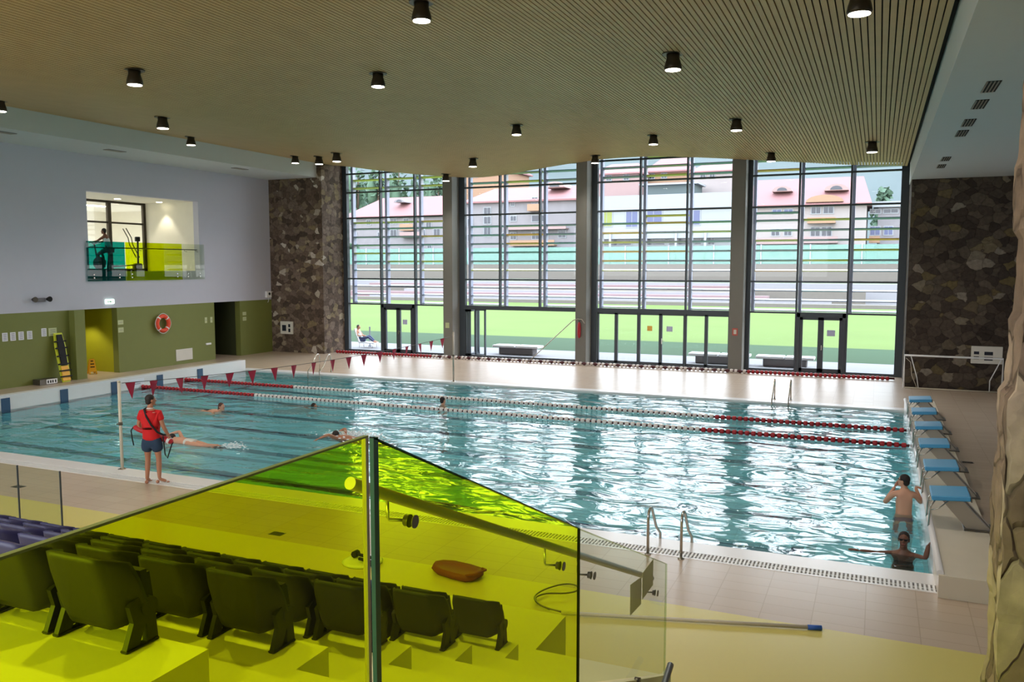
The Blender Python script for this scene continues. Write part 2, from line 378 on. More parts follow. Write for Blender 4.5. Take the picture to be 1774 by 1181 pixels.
for y in LANES:
    ln.box(PX0 + 2, PX1 - 2, y - .16, y + .16, D, D + .004); ln.box(PX0 + 1.9, PX0 + 2.1, y - .5, y + .5, D, D + .004); ln.box(PX1 - 2.1, PX1 - 1.9, y - .5, y + .5, D, D + .004)
struct('pool_lane_lines', ln, 'lane_blue', 'dark blue lane lines along the pool floor', 'lane lines')
wt = MB(); wt.add([(PX0, PY0, ZW), (PX1, PY0, ZW), (PX1, PY1, ZW), (PX0, PY1, ZW)], [(0, 1, 2, 3)])
o = wt.build('pool_water', 'water'); tag(o, 'rippled turquoise water filling the swimming pool', 'water', kind='stuff')
# raised turning wall at the far left end, starting platform at the right end
ew = MB(); ew.box(PX0 - .3, PX0, PY0 - .4, PY1, -.02, .4); ew.box(PX0 - .3, PX0, PY0 - .4, PY1, ZW - .6, -.02)
struct('turning_wall', ew, 'white_tile', 'raised white tiled turning wall at the left end of the pool', 'pool wall')
PLZ = .3
st = MB(); st.box(PX1, 1.66, 11.9, 27.6, 0, PLZ); st.box(PX1, 1.66, PY0, PY1, -.6, 0)
struct('starting_platform', st, 'cream_tile', 'raised cream tiled platform carrying the starting blocks', 'platform')
lp = MB(); lp.tube([(PX1 + .02, 11.95, PLZ + .01), (PX1 + .02, 27.6, PLZ + .01)], .045, 10); lp.box(PX1 - .012, PX1, PY0, PY1, -.6, PLZ)
struct('trim_1', lp, 'white_tile')

# shell
ww = MB(); T = .3
ww.box(XL - T, XL, YB, 23.3, 2.64, 9.7); ww.box(XL - T, XL, 29.1, 36.2, 2.64, 9.7); ww.box(XL - T, XL, 23.3, 29.1, 2.64, 4.1); ww.box(XL - T, XL, 23.3, 29.1, 7.2, 9.7)
struct('wall_left', ww, 'white_wall')
gw = MB(); gw.box(XL - T, XL, YB, 22.75, 0, 2.64); gw.box(XL - T, XL, 24.5, 29.9, 0, 2.64); gw.box(XL - T, XL, 31.6, 36.2, 0, 2.64)
gw.box(XL, XL + .3, 22.3, 22.75, 0, 2.64)
struct('wall_left_lower', gw, 'green_wall')
pw = MB(); pw.box(XL - 3.2, XL - 3.0, 20, 27, 0, 2.64); pw.box(XL - 3, XL - T, 24.55, 24.7, 0, 2.64); pw.box(XL - 3, XL - T, 22.45, 22.6, 0, 2.64); 
struct('wall_passage', pw, 'lime_wall')
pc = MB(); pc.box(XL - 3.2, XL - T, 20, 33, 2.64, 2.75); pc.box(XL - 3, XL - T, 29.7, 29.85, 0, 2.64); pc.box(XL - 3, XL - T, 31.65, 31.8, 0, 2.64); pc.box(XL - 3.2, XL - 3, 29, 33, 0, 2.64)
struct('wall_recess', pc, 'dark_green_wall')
sl = MB(); sl.box(XL, -24.9, 33.9, 36.2, 0, 9.7)
struct('wall_stone_left', sl, 'stone_brown')
sr = MB(); sr.box(.97, XR + .3, 32.9, 36.2, 0, 9.7)
struct('wall_stone_right', sr, 'stone_dark')
rw = MB(); rw.box(XR, XR + .3, YB, 36.2, 0, 9.7); rw.box(XL - T, XR + .3, YB - .3, YB, 0, 3.4); rw.box(XL - T, XR + .3, YB - .3, YB, 8.0, 9.7); rw.box(XL - T, -27, YB - .3, YB, 3.4, 8.0); rw.box(-4, XR + .3, YB - .3, YB, 3.4, 8.0)  # gap left in the unseen back wall, added to let fill daylight in
struct('wall_right', rw, 'white_wall')
rf = MB(); rf.box(XL - T, XR + .3, YB - .3, 36.2, 9.7, 9.9); struct('ceiling_slab', rf, 'roof_dark')
sf = MB(); sf.box(XL, -25.22, YB, 33.9, 8.6, 8.68); sf.box(-25.22, -25.18, YB, 34.9, 8.6, 9.32)
sf.box(.97, XR, YB, 32.9, 7.34, 7.42); sf.box(.94, .97, YB, 34.9, 7.34, 8.15)
struct('ceiling_soffit', sf, 'soffit_white')

# slatted timber ceiling that dips and rises across the hall
PROF = [(-25.3, 9.30), (-24.26, 9.20), (-22.59, 8.95), (-20.81, 8.71), (-18.79, 8.48), (-16.99, 8.35), (-15.53, 8.42), (-13.85, 8.61), (-12.23, 8.78), (-10.66, 8.88), (-8.89, 8.88), (-7.43, 8.78), (-5.79, 8.63), (-4.2, 8.47), (-2.68, 8.32), (-.99, 8.15), (1.0, 8.02)]
def cz(x):
    for i in range(len(PROF) - 1):
        if x <= PROF[i + 1][0] or i == len(PROF) - 2:
            p0 = PROF[max(i - 1, 0)]; p1 = PROF[i]; p2 = PROF[i + 1]; p3 = PROF[min(i + 2, len(PROF) - 1)]
            t = (x - p1[0]) / (p2[0] - p1[0]); m1 = (p2[1] - p0[1]) / (p2[0] - p0[0]) * (p2[0] - p1[0]); m2 = (p3[1] - p1[1]) / (p3[0] - p1[0]) * (p2[0] - p1[0])
            return (2 * t**3 - 3 * t**2 + 1) * p1[1] + (t**3 - 2 * t**2 + t) * m1 + (-2 * t**3 + 3 * t**2) * p2[1] + (t**3 - t**2) * m2
cs = MB(); cb = MB(); x = -25.17; P = .105; SW = .084
while x + SW < .95:
    a, b2 = cz(x), cz(x + SW)
    cs.add([(x, YB, a), (x + SW, YB, b2), (x + SW, 34.9, b2), (x, 34.9, a), (x, YB, a + .035), (x + SW, YB, b2 + .035), (x + SW, 34.9, b2 + .035), (x, 34.9, a + .035)],
           [(0, 3, 2, 1), (4, 5, 6, 7), (0, 1, 5, 4), (1, 2, 6, 5), (2, 3, 7, 6), (3, 0, 4, 7)])
    x += P
struct('ceiling', cs, 'slat_wood')
x = -25.2
while x < .9:
    a, b2 = cz(x) + .12, cz(x + .6) + .12
    cb.add([(x, YB, a), (x + .6, YB, b2), (x + .6, 34.9, b2), (x, 34.9, a)], [(0, 1, 2, 3)]); x += .6
struct('ceiling_backing', cb, 'roof_dark')

# columns between the window bays
for i, (a, b2) in enumerate(((-18.8, -18.3), (-12.2, -11.7), (-5.55, -5.0))):
    c = MB(); c.rbox(a, b2, 34.9, 35.85, 0, 9.7, .015); struct('wall_pier' if i == 0 else 'wall_pier', c, 'column_grey')

# window bays
TZ = [2.42, 3.68, 6.71, 7.98, 8.9]
BL = ['blade_grey', 'blade_teal', 'blade_yellow', 'blade_grey', 'blade_teal', 'blade_grey', 'blade_orange', 'blade_yellow']
rnd = random.Random(3)
JAMB = [(-24.9, -24.62), (-18.3, -18.0), (-11.7, -11.42), (-5.0, -4.8)]
for bi, b in enumerate(BAYS):
    wroot = thing('window_%d' % (bi + 1), None, None, (b[0], YG, 0), kind='structure')
    f = MB(); x0, x1 = b[0], b[3]
    f.box(JAMB[bi][0], b[0] + .05, YG - .08, YG + .12, 0, 9.6)
    f.box(x1 - .05, x1 + (.25 if bi == 3 else .1), YG - .08, YG + .12, 0, 9.6)
    for xm in b[1:3]: f.box(xm - .035, xm + .035, YG - .08, YG + .12, TZ[0] if bi == 1 else 0, 9.6)
    for z in TZ: f.box(x0, x1, YG - .05, YG + .08, z - .035, z + .035)
    f.box(x0, x1, YG - .05, YG + .08, 0, .1)
    if bi in (1, 2): f.box(x0, x1, YG - .1, YG + .12, TZ[0] - .16, TZ[0] + .03)
    f.build('frame', 'frame_dark', wroot)
    zs = [.1] + TZ + [9.6]
    for ci in range(3):
        for zi in range(len(zs) - 1):
            if zi == 0 and (bi == 1 or bi == 2 or (ci == 1 and bi in (0, 3))): continue
            p = MB(); p.add([(b[ci], YG, zs[zi]), (b[ci + 1], YG, zs[zi]), (b[ci + 1], YG, zs[zi + 1]), (b[ci], YG, zs[zi + 1])], [(0, 1, 2, 3)])
            p.build('glass_pane', 'window_glass', wroot)
    # outside louvre screen of this bay
    lr = thing('louvre_screen', ['louvre screen of coloured glass blades outside the leftmost window bay', 'louvre screen of coloured blades above the open sliding door', 'louvre screen outside the window bay with six low panes', 'louvre screen outside the rightmost window bay beside the dark stone wall'][bi], 'louvre', (b[0], YG + .5, 2.4), group='louvre screens outside the windows')
    for ci in range(3):
        po = MB(); po.box(b[ci] + .03, b[ci] + .15, YG + .35, YG + .6, 2.4, 9.6); po.build('louvre_post', 'post_lilac', lr)
        lev = [2.5, 2.92, 3.32] if ci != 1 or bi == 3 else [2.92 if bi else 3.3, 3.35]
        lev += [3.72 + .41 * k for k in range(1, 7)]
        if rnd.random() < .6: lev.append(3.72 + .41 * 7 - .1)
        lev += [8.22, 8.62] + ([9.05] if rnd.random() < .5 else [])
        for z in sorted(set(lev)):
            q = MB(); cx = Matrix.Translation((0, YG + .48, z)) @ Matrix.Rotation(R(12 if z < 4.3 else -10), 4, 'X')
            q.box(b[ci] + .15, b[ci + 1] - .02, -.13, .13, -.018, .018, cx)
            k = rnd.choice(BL if z > 3.7 else BL[:2] + ['blade_grey'] * 3)
            if z > 8: k = 'blade_yellow' if (bi == 0 and rnd.random() < .6) else ('blade_orange' if bi == 3 and z < 8.5 and ci == 0 else rnd.choice(['blade_teal', 'blade_grey', 'blade_yellow']))
            q.build('louvre_blade', k, lr)

def leafdoor(root, x0, x1, z1, y=YG, fw=.09):
    f = MB(); f.box(x0, x0 + fw, y - .06, y + .06, .05, z1); f.box(x1 - fw, x1, y - .06, y + .06, .05, z1); f.box(x0, x1, y - .06, y + .06, .05, .05 + fw * 1.3); f.box(x0, x1, y - .06, y + .06, z1 - fw, z1)
    fo = f.build('door_leaf', 'frame_dark', root)
    p = MB(); p.add([(x0, y, .05), (x1, y, .05), (x1, y, z1), (x0, y, z1)], [(0, 1, 2, 3)]); p.build('glass_pane', 'window_glass', fo); return fo
# double doors in bays 1 and 4
for n, (x0, x1) in enumerate(((-22.66, -20.79), (-2.96, -1.12))):
    dr = thing('door_%d' % (n + 1), None, None, (x0, YG, 0), kind='structure')
    f = MB(); f.box(x0, x0 + .12, YG - .1, YG + .1, 0, TZ[0]); f.box(x1 - .12, x1, YG - .1, YG + .1, 0, TZ[0]); f.box(x0, x1, YG - .1, YG + .1, TZ[0] - .16, TZ[0] + .03); f.build('door_frame', 'frame_dark', dr)
    mid = (x0 + x1) / 2
    leafdoor(dr, x0 + .12, mid, TZ[0] - .16, fw=.11); l2 = leafdoor(dr, mid, x1 - .12, TZ[0] - .16, fw=.11)
    h = MB(); h.box(mid + .03, mid + .06, YG - .12, YG - .06, .95, 1.15); h.tube([(mid + .045, YG - .12, 1.08), (mid + .17, YG - .12, 1.08)], .01); h.build('door_handle', 'steel', l2)
# six low panes in bay 3 with a glazed door in the middle
dr = thing('door_3', None, None, (BAYS[2][0], YG, 0), kind='structure')
xs = [-11.42, -10.55, -9.53, -8.56, -7.5, -6.6, -5.62]
for k in range(6): lf = leafdoor(dr, xs[k], xs[k + 1], TZ[0] - .16, fw=.07)
h = MB(); h.box(-8.5, -8.47, YG - .12, YG - .06, .95, 1.2); h.tube([(-8.485, YG - .12, 1.1), (-8.36, YG - .12, 1.1)], .012); h.build('door_handle', 'steel', dr)
# open sliding door of bay 2: leaves folded to the left
dr = thing('door_4', None, None, (BAYS[1][0], YG, 0), kind='structure')
for k in range(3):
    f = MB(); xx = -17.98 + k * .1; f.box(xx, xx + .05, YG - .1, YG + .0, .05, 2.26); f.box(xx, xx + .05, YG + .85, YG + .95, .05, 2.26); f.box(xx, xx + .05, YG - .1, YG + .95, .05, .15); f.box(xx, xx + .05, YG - .1, YG + .95, 2.16, 2.26)
    f.build('door_leaf', 'frame_dark', dr)
leafdoor(dr, -17.6, -17.05, 2.26, YG + .2, .06)

# stone pillar close to the camera on the right
bm = bmesh.new(); X0, X1, Y0, Y1, Z0, Z1 = .475, 1.7, 3.6, 3.95, 0, 8.6
def facegrid(o, u, v, nu, nv):
    vs = [[bm.verts.new(Vector(o) + Vector(u) * (i / nu) + Vector(v) * (j / nv)) for j in range(nv + 1)] for i in range(nu + 1)]
    for i in range(nu):
        for j in range(nv): bm.faces.new((vs[i][j], vs[i + 1][j], vs[i + 1][j + 1], vs[i][j + 1]))
H = Z1 - Z0
facegrid((X0, Y0, Z0), (X1 - X0, 0, 0), (0, 0, H), 36, 240); facegrid((X0, Y1, Z0), (X1 - X0, 0, 0), (0, 0, H), 6, 240)
facegrid((X0, Y0, Z0), (0, Y1 - Y0, 0), (0, 0, H), 14, 240); facegrid((X1, Y0, Z0), (0, Y1 - Y0, 0), (0, 0, H), 4, 240)
bmesh.ops.remove_doubles(bm, verts=bm.verts, dist=1e-4)
for v in bm.verts:
    q = v.co; cell = noise.cell_vector(Vector((q.x * 3.2 + .37, q.y * 3 + .2, q.z * 2.6)))
    r_ = noise.fractal(Vector((q.x * 9, q.y * 9, q.z * 4)), 1, 2, 6) * .02 + (noise.cell(Vector((q.x * 2.4 + .4, q.y * 2, q.z * 3.4))) - .5) * .028
    cen = Vector(((X0 + X1) / 2, (Y0 + Y1) / 2, q.z)); d = Vector((q.x - cen.x, (q.y - cen.y) * 2.5, 0)).normalized(); v.co = q + d * r_
bmesh.ops.recalc_face_normals(bm, faces=bm.faces)
me = bpy.data.meshes.new('wall_stone_pillar'); bm.to_mesh(me); bm.free(); me.materials.append(M['stone_near'])
o = bpy.data.objects.new('wall_stone_pillar', me); C.objects.link(o); o['kind'] = 'structure'

# ------------------------------------------------------------------ ceiling lamps
def make_lamp():
    t = thing('ceiling_downlight', 'x', 'ceiling light')
    b = MB(); b.lathe([(.155, -.31), (.172, -.28), (.158, -.2), (.125, -.09), (.13, .0)], n=24)
    b.build('housing', 'lamp_body', t, world=False)
    f = MB(); f.lathe([(.215, -.014), (.215, .004)], n=24); f.build('mounting_plate', 'lamp_body', t, world=False)
    d = MB(); d.lathe([(.148, -.318), (.148, -.305)], n=24); d.build('lens', 'lamp_glow', t, world=False)
    return t
LAMPS = [(-7.27, 12.8, 'large downlight at the top of the picture, left of centre'), (-14.8, 13.61, 'leftmost large downlight on the timber ceiling'), (-23.57, 16.78, 'downlight cut by the left edge of the picture'),
 (-18.48, 17.91, 'downlight beside the white soffit, left of the balcony opening'), (-23.69, 24.29, 'small downlight on the edge of the timber ceiling above the balcony opening'), (-23.3, 29.9, 'leftmost of the three small downlights beside the stone pillar'),
 (-20.8, 28.2, 'middle of the three small downlights beside the stone pillar'), (-18.34, 25.93, 'rightmost of the three small downlights beside the stone pillar'), (-11.06, 17.36, 'downlight above the middle of the pool, near a large one'),
 (-10.94, 25.41, 'downlight above the second window bay'), (-14.73, 29.88, 'small downlight above the open sliding door'), (-10.92, 33.59, 'small downlight where the second pier meets the ceiling'),
 (-7.21, 28.58, 'small downlight above the third window bay'), (-3.82, 16.6, 'large downlight on the grooved ceiling right of centre'), (-3.82, 24.58, 'downlight above the third pier'),
 (-3.73, 32.15, 'small downlight just above the top of the rightmost window bay'), (-.31, 28.33, 'downlight above the dark jamb of the rightmost window bay'), (-.37, 12.91, 'downlight cut by the top edge of the picture at right'), (-17.75, 33.3, 'dark small downlight in front of the first pier')]
L0 = make_lamp()
for i, (x, y, lab) in enumerate(LAMPS):
    o = L0 if i == 0 else copy_tree(L0)
    o.location = (x, y, cz(x)); tag(o, lab, 'ceiling light', 'downlights on the timber ceiling')
    ld = bpy.data.lights.new('downlight_beam', 'SPOT'); ld.energy = LAMPW; ld.color = (1, .93, .82); ld.spot_size = R(125); ld.spot_blend = .8; ld.shadow_soft_size = .12
    lo = bpy.data.objects.new('downlight_beam', ld); C.objects.link(lo); lo.location = (x, y, cz(x) - .33)
# unseen lamps of the same kind, beams alone, over the seats and behind the camera
for x, y in ((-3.8, 4.5), (-7.3, 4.8), (-11, 5.2), (-18.5, 6), (-11, -1), (-3.8, -1.5)):
    ld = bpy.data.lights.new('downlight_beam', 'SPOT'); ld.energy = LAMPW; ld.color = (1, .93, .82); ld.spot_size = R(125); ld.spot_blend = .8; ld.shadow_soft_size = .12
    lo = bpy.data.objects.new('downlight_beam', ld); C.objects.link(lo); lo.location = (x, y, cz(x) - .1)

# vents
def vent(x, y, z, sx_, sy_, lab, grp, m='dark_gap', nslat=4):
    t = thing('ceiling_vent', lab, 'vent', (x, y, z), group=grp)
    b = MB(); b.box(-sx_ / 2, sx_ / 2, -sy_ / 2, sy_ / 2, -.012, .0); b.build('grille_back', m, t, world=False)
    s_ = MB()
    for k in range(nslat): xx = -sx_ / 2 + sx_ * (k + .0) / nslat; s_.box(xx, xx + sx_ / nslat * .35, -sy_ / 2, sy_ / 2, -.02, -.004)
    s_.build('slats', 'steel_dull', t, world=False)
vl = ['nearest of the six vents in the right hand white soffit', 'second nearest vent in the right hand white soffit', 'third vent along the right hand soffit, paired with the fourth', 'fourth vent along the right hand soffit, paired with the third', 'second farthest vent in the right hand soffit', 'farthest vent in the right hand soffit, near the dark stone wall']
for y, lab in zip((16.55, 18.25, 20.45, 22.0, 27.0, 28.9), vl): vent(1.64, y, 7.34, .22, .95, lab, 'vents in the right soffit')
for (x, y), lab in zip(((-25.95, 18.5), (-26.25, 23.1), (-26.0, 29.5)), ('slim vent in the left soffit by the left edge of the picture', 'slim vent in the left soffit above the balcony opening', 'slim vent in the left soffit nearest the stone pillar')):
    vent(x, y, 8.6, .3, .8, lab, 'vents in the left soffit', 'print_grey')

# ------------------------------------------------------------------ pool fittings
def make_block():
    t = thing('starting_block', 'x', 'starting block')
    a = Matrix.Translation((0, 0, .46)) @ Matrix.Rotation(R(-4), 4, 'Y')
    p = MB(); n0 = len(p.v); p.rbox(-.26, .27, -.34, .34, 0, .075, .012); p.v = [tuple(a @ Vector(v)) for v in p.v]; p.build('top_plate', 'block_blue', t, world=False)
    e = MB(); e.box(.27, .285, -.34, .34, -.01, .07, a); e.build('rear_edge_strip', 'steel_dark', t, world=False)
    l = MB(); l.prism([(.24, .02), (.56, .02), (.16, .455), (-.14, .455)], 'y', -.17, -.02); l.prism([(.26, .02), (.58, .02), (.18, .455), (-.12, .455)], 'y', .0, .15)
    l.build('leg', 'steel_dull', t, world=False)
    b = MB(); b.rbox(.2, .62, -.24, .22, .0, .02, .006); b.build('base_plate', 'steel_dark', t, world=False)
    for s_ in (-1, 1):
        g_ = MB(); g_.tube([(-.2, s_ * .28, .46), (-.27, s_ * .28, .34), (-.285, s_ * .28, .02)], .014, 8); g_.tube([(-.02, s_ * .26, .45), (-.15, s_ * .28, .32), (-.27, s_ * .28, .28)], .01, 8)
        g_.build('grab_handle', 'steel', t, world=False)
    return t
b0 = make_block()
bl = ['nearest blue starting block, beside the wading man', 'second nearest blue starting block', 'third nearest blue starting block', 'fourth blue starting block from the near end', 'second farthest blue starting block', 'farthest blue starting block, at the far end of the platform']
for i, y in enumerate((14.35, 16.37, 18.4, 20.42, 22.42, 24.42)):
    o = b0 if i == 0 else copy_tree(b0); o.location = (1.13, y, PLZ); tag(o, bl[i], 'starting block', 'starting blocks on the platform')

# target panels on the turning wall
for i, (y, lab) in enumerate(zip((16.85, 18.85, 20.82, 22.82, 24.82), ('dark blue target panel on the turning wall at the left edge of the picture', 'second dark blue target panel from the left on the turning wall', 'dark blue target panel just left of the near flag pole', 'dark blue target panel right of the small white notice', 'farthest dark blue target panel on the turning wall'))):
    q = MB(); q.rbox(PX0 - .0, PX0 + .03, y - .14, y + .14, -.5, .32, .006); single('target_panel', q, 'touch_blue', lab, 'pool panel', 'target panels on the turning wall')
q = MB(); q.box(PX0, PX0 + .012, 21.45, 22.1, -.02, .3); t = q.build('wall_notice', 'paper'); tag(t, 'small white notice with grey print low on the turning wall', 'notice')
q = MB(); q.box(PX0 + .012, PX0 + .014, 21.58, 21.97, .17, .19); q.box(PX0 + .012, PX0 + .014, 21.62, 21.93, .11, .13); q.build('printed_lines', 'print_grey', t)

# lane ropes
def rope(name, label, pts, colfun, pitch, rad, cat='lane rope', z=None, group=None):
    A, B = Vector(pts[0]), Vector(pts[1]); L = (B - A).length; d = (B - A).normalized()
    t = thing(name, label, cat, A, group=group); rot = d.to_track_quat('X', 'Z').to_euler()
    c = MB(); c.tube([A, A + d * L * .5, B], rad * .55, 6); c.build('cable', 'dark_float', t)
    n = int(L / pitch); cand = []
    for k in range(n): p = A + d * (k + .5) * pitch; cand.append((p.x ** 2 + p.y ** 2, k, p))
    cand.sort(key=lambda q: q[0]); protos = {}; rest = {}
    prof = [(.02, -pitch * .46), (rad * .8, -pitch * .44), (rad, -pitch * .3), (rad, pitch * .12), (rad * .8, pitch * .22), (.02, pitch * .24)]
    lay = rot.to_matrix().to_4x4() @ Matrix.Rotation(R(90), 4, 'Y')
    for j, (_, k, p) in enumerate(cand):
        col = colfun(k / n, k)
        if j < 100:
            if col not in protos:
                q = MB(); q.lathe(prof, n=10, mtx=lay); protos[col] = o = q.build('float', col, t, world=False)
            else: o = protos[col].copy(); C.objects.link(o)
            o.location = p - A
        else: rest.setdefault(col, MB()).lathe(prof, n=8, mtx=Matrix.Translation(p) @ lay)
    if rest:
        allm = None
        for i, (col, mb) in enumerate(rest.items()):
            o = mb.build('float_run', col, t); o['kind'] = 'stuff'
    return t
def rope_col(f, k): return 'red_float' if (f < .2 or f > .8) else 'pale_float'
rope('lane_rope', 'nearer of the two red and white lane ropes across the water', ((PX0, 22.0, .0), (PX1 - .03, 22.0, .0)), rope_col, .16, .065, group='lane ropes in the water')
rope('lane_rope', 'farther of the two red and white lane ropes across the water', ((PX0, 24.05, .0), (PX1 - .03, 24.05, .0)), rope_col, .16, .065, group='lane ropes in the water')
rope('spare_lane_rope', 'spare lane rope laid on the deck along the foot of the windows', ((-24.6, 34.45, .08), (.7, 34.45, .08)), lambda f, k: 'red_float' if f < .21 or f > .79 else ('dark_float' if k % 3 == 1 else 'pale_float'), .17, .075)

# flag poles and pennants
for (x, y, lab) in ((-14.6, 12.7, 'slim pale flag pole on the near pool edge behind the lifeguard'), (-14.45, 27.6, 'slim grey flag pole on the far pool edge')):
    t = thing('flag_pole', lab, 'pole', (x, y, 0), group='poles of the pennant line')
    p = MB(); p.tube([(0, 0, 0), (0, 0, 1.86)], .033, 12); p.lathe([(.0, 1.86), (.035, 1.865), (.03, 1.9), (.0, 1.905)], n=12); p.build('pole', 'pale_pole' if y < 20 else 'steel_dull', t, world=False)
    p = MB(); p.lathe([(.09, 0), (.09, .012), (.045, .03)], n=16); p.build('floor_flange', 'steel', t, world=False)
    p = MB(); p.lathe([(.045, .95), (.045, 1.02)], n=12); p.tube([(.0, -.03, .985), (.0, -.09, .985)], .014); p.build('clamp', 'steel_dark', t, world=False)
FA, FB = Vector((-14.6, 12.78, 1.84)), Vector((-14.45, 27.52, 1.72))
def fl_pt(s_): p = FA.lerp(FB, s_); p.z -= .22 * 4 * s_ * (1 - s_) * .9 + 0; return p
t = thing('pennant_line', 'line of small red triangular pennants strung across the pool', 'pennants', FA)
c = MB(); c.tube([fl_pt(k / 30) for k in range(31)], .007, 6); c.build('cord', 'cable', t)
fy = [12.99, 13.62, 14.36, 15.13, 15.96, 16.75, 17.6, 18.4, 19.27, 20.15, 20.95, 21.75, 22.65, 23.5, 24.3, 25.15, 25.95, 26.75]
for k, y in enumerate(fy):
    s_ = (y - FA.y) / (FB.y - FA.y); p = fl_pt(s_); q = MB(); r_ = random.Random(k); sw = r_.uniform(-.04, .04); n = 5; vs = []
    for side in (0, .004):
        for j in range(n + 1):
            f = j / n; vs.append((p.x + side + .02 * math.sin(f * 3 + k), p.y - .13 + .26 * f, p.z)); 
        vs.append((p.x + side + sw, p.y + sw * .5, p.z - .36))
    fs = [(j, j + 1, n + 1) for j in range(n)] + [(n + 2 + j + 1, n + 2 + j, 2 * n + 3) for j in range(n)] + [(0, n + 1, 2 * n + 3, n + 2), (n + 1, n, 2 * n + 2, 2 * n + 3)]
    q.add(vs, fs); q.build('pennant', 'pennant_red', t)

# pool ladders
def ladder(x, y, sgn, lab, w_=.5, top=.68):
    t = thing('pool_ladder', lab, 'ladder', (x, y, 0), group='pool ladders')
    for k in (0, 1):
        r_ = MB(); pts = [(k * w_, 0, 0), (k * w_, 0, top * .8)]
        for a in range(1, 8): th = R(180 - a * 20); pts.append((k * w_, sgn * (.13 + .13 * math.cos(th)), top * .8 + .13 * math.sin(th)))
        pts += [(k * w_, sgn * .50, top * .42), (k * w_, sgn * .78, .1), (k * w_, sgn * .8, -.15), (k * w_, sgn * .8, -1.1)]
        r_.tube(pts, .021, 10); r_.build('handrail', 'steel', t, world=False)
        f = MB(); f.lathe([(.05, 0), (.05, .012), (.024, .022)], cx=k * w_, n=14); f.build('floor_flange', 'steel', t, world=False)
    for z in (-.25, -.55, -.85):
        s_ = MB(); s_.rbox(0, w_, sgn * .8 - .04, sgn * .8 + .04, z - .015, z + .015, .005); s_.build('step', 'steel', t, world=False)
ladder(-3.02, 12.0, 1, 'steel pool ladder on the near edge of the pool')
ladder(-2.95, 28.1, -1, 'steel pool ladder on the far edge, below the rightmost windows')
ladder(-20.9, 28.1, -1, 'pale steel pool ladder at the far left corner of the pool', w_=.56, top=.75)

# ------------------------------------------------------------------ left wall equipment
def plate(name, lab, cat, x, y0, y1, z0, z1, m='paper', group=None, t_=.012, lines=2, lm='print_grey'):
    q = MB(); q.box(x, x + t_, y0, y1, z0, z1); o = q.build(name, m); tag(o, lab, cat, group)
    if lines:
        l = MB(); H = z1 - z0
        for k in range(lines): zz = z1 - H * (k + 1) / (lines + 1); l.box(x + t_, x + t_ + .002, y0 + (y1 - y0) * .18, y1 - (y1 - y0) * .18, zz - H * .03, zz + H * .03)
        l.build('printed_lines', lm, o)
    return o
nl = ['first of the four white notices at the left edge of the green wall', 'second of the four white notices on the green wall', 'third of the four white notices on the green wall', 'last of the four white notices on the green wall']
for k, y in enumerate((19.72, 20.02, 20.33, 20.66)): plate('notice_sheet', nl[k], 'notice', XL, y - .1, y + .1, 1.67, 1.97, group='notices on the green wall', lines=5)
plate('notice_sheet', 'white notice just left of the leaning spine board', 'notice', XL, 21.13, 21.33, 1.73, 2.03, lines=5)
plate('notice_sheet', 'pale notice directly above the leaning spine board', 'notice', XL, 21.42, 21.75, 1.72, 2.02, 'sign_pale_green', lines=3)
plate('door_sign', 'upper pale sign beside the lime passage', 'sign', XL, 24.52, 24.78, 1.95, 2.13, 'sign_pale_green', lines=1)
plate('door_sign', 'lower pale sign beside the lime passage', 'sign', XL, 24.52, 24.78, 1.63, 1.83, 'sign_pale_green', lines=1)
plate('door_sign', 'tall pale sign left of the dark passage', 'sign', XL, 29.28, 29.42, 1.72, 1.98, 'sign_pale_green', lines=1)
plate('door_sign', 'tall pale sign right at the edge of the dark passage', 'sign', XL, 29.62, 29.76, 1.72, 1.98, 'sign_pale_green', lines=1)
plate('door_sign', 'upper pale sign on the green wall by the stone pillar', 'sign', XL, 31.78, 32.02, 1.94, 2.1, 'sign_pale_green', lines=1)
plate('door_sign', 'lower pale sign on the green wall by the stone pillar', 'sign', XL, 31.78, 32.02, 1.68, 1.86, 'sign_pale_green', lines=1)
plate('wall_access_panel', 'blank white access panel low on the green wall', 'panel', XL, 27.5, 28.45, .16, .66, 'board_white', lines=0, t_=.03)
plate('socket_box', 'small pale socket box low on the green wall', 'box', XL, 29.3, 29.6, .72, .8, 'white_plastic', lines=0, t_=.05)
plate('passage_frame_sign', 'narrow pale strip sign inside the lime passage edge', 'sign', XL + .0, 22.78, 22.84, 1.6, 2.05, 'sign_pale_green', lines=0)
# exit sign
t = thing('exit_sign', 'lit green and white exit sign above the lime passage', 'exit sign', (XL, 24.15, 2.9)); q = MB(); q.rbox(.0, .06, -.2, .2, -.09, .09, .008); q.build('sign_box', 'exit_glow', t, world=False)
q = MB(); q.box(.06, .063, -.12, -.08, -.04, .04); q.prism([(-.06, 0), (.0, .05), (.0, .02), (.08, .02), (.08, -.02), (.0, -.02), (.0, -.05)], 'x', .06, .063); q.build('arrow_mark', 'exit_green', t, world=False)
# lifebuoy
t = thing('lifebuoy', 'orange lifebuoy ring with white bands hung on the green wall', 'lifebuoy', (XL + .13, 26.72, 1.87)); q = MB()
q.tube([(0, .31 * math.cos(a * math.pi / 18), .31 * math.sin(a * math.pi / 18)) for a in range(36)], .085, 12, closed=True); q.build('ring', 'orange_red', t, world=False)
for k in range(4):
    a0 = R(45 + 90 * k); q = MB(); q.tube([(0, .31 * math.cos(a0 + d), .31 * math.sin(a0 + d)) for d in (-.09, 0, .09)], .09, 12); q.build('band', 'white_plastic', t, world=False)
q = MB(); q.tube([(.02, .415 * math.cos(a * math.pi / 18) * (1 + .03 * math.cos(a * math.pi / 4.5)), .415 * math.sin(a * math.pi / 18) * (1 + .03 * math.cos(a * math.pi / 4.5))) for a in range(36)], .01, 6, closed=True); q.build('grab_line', 'white_plastic', t, world=False)
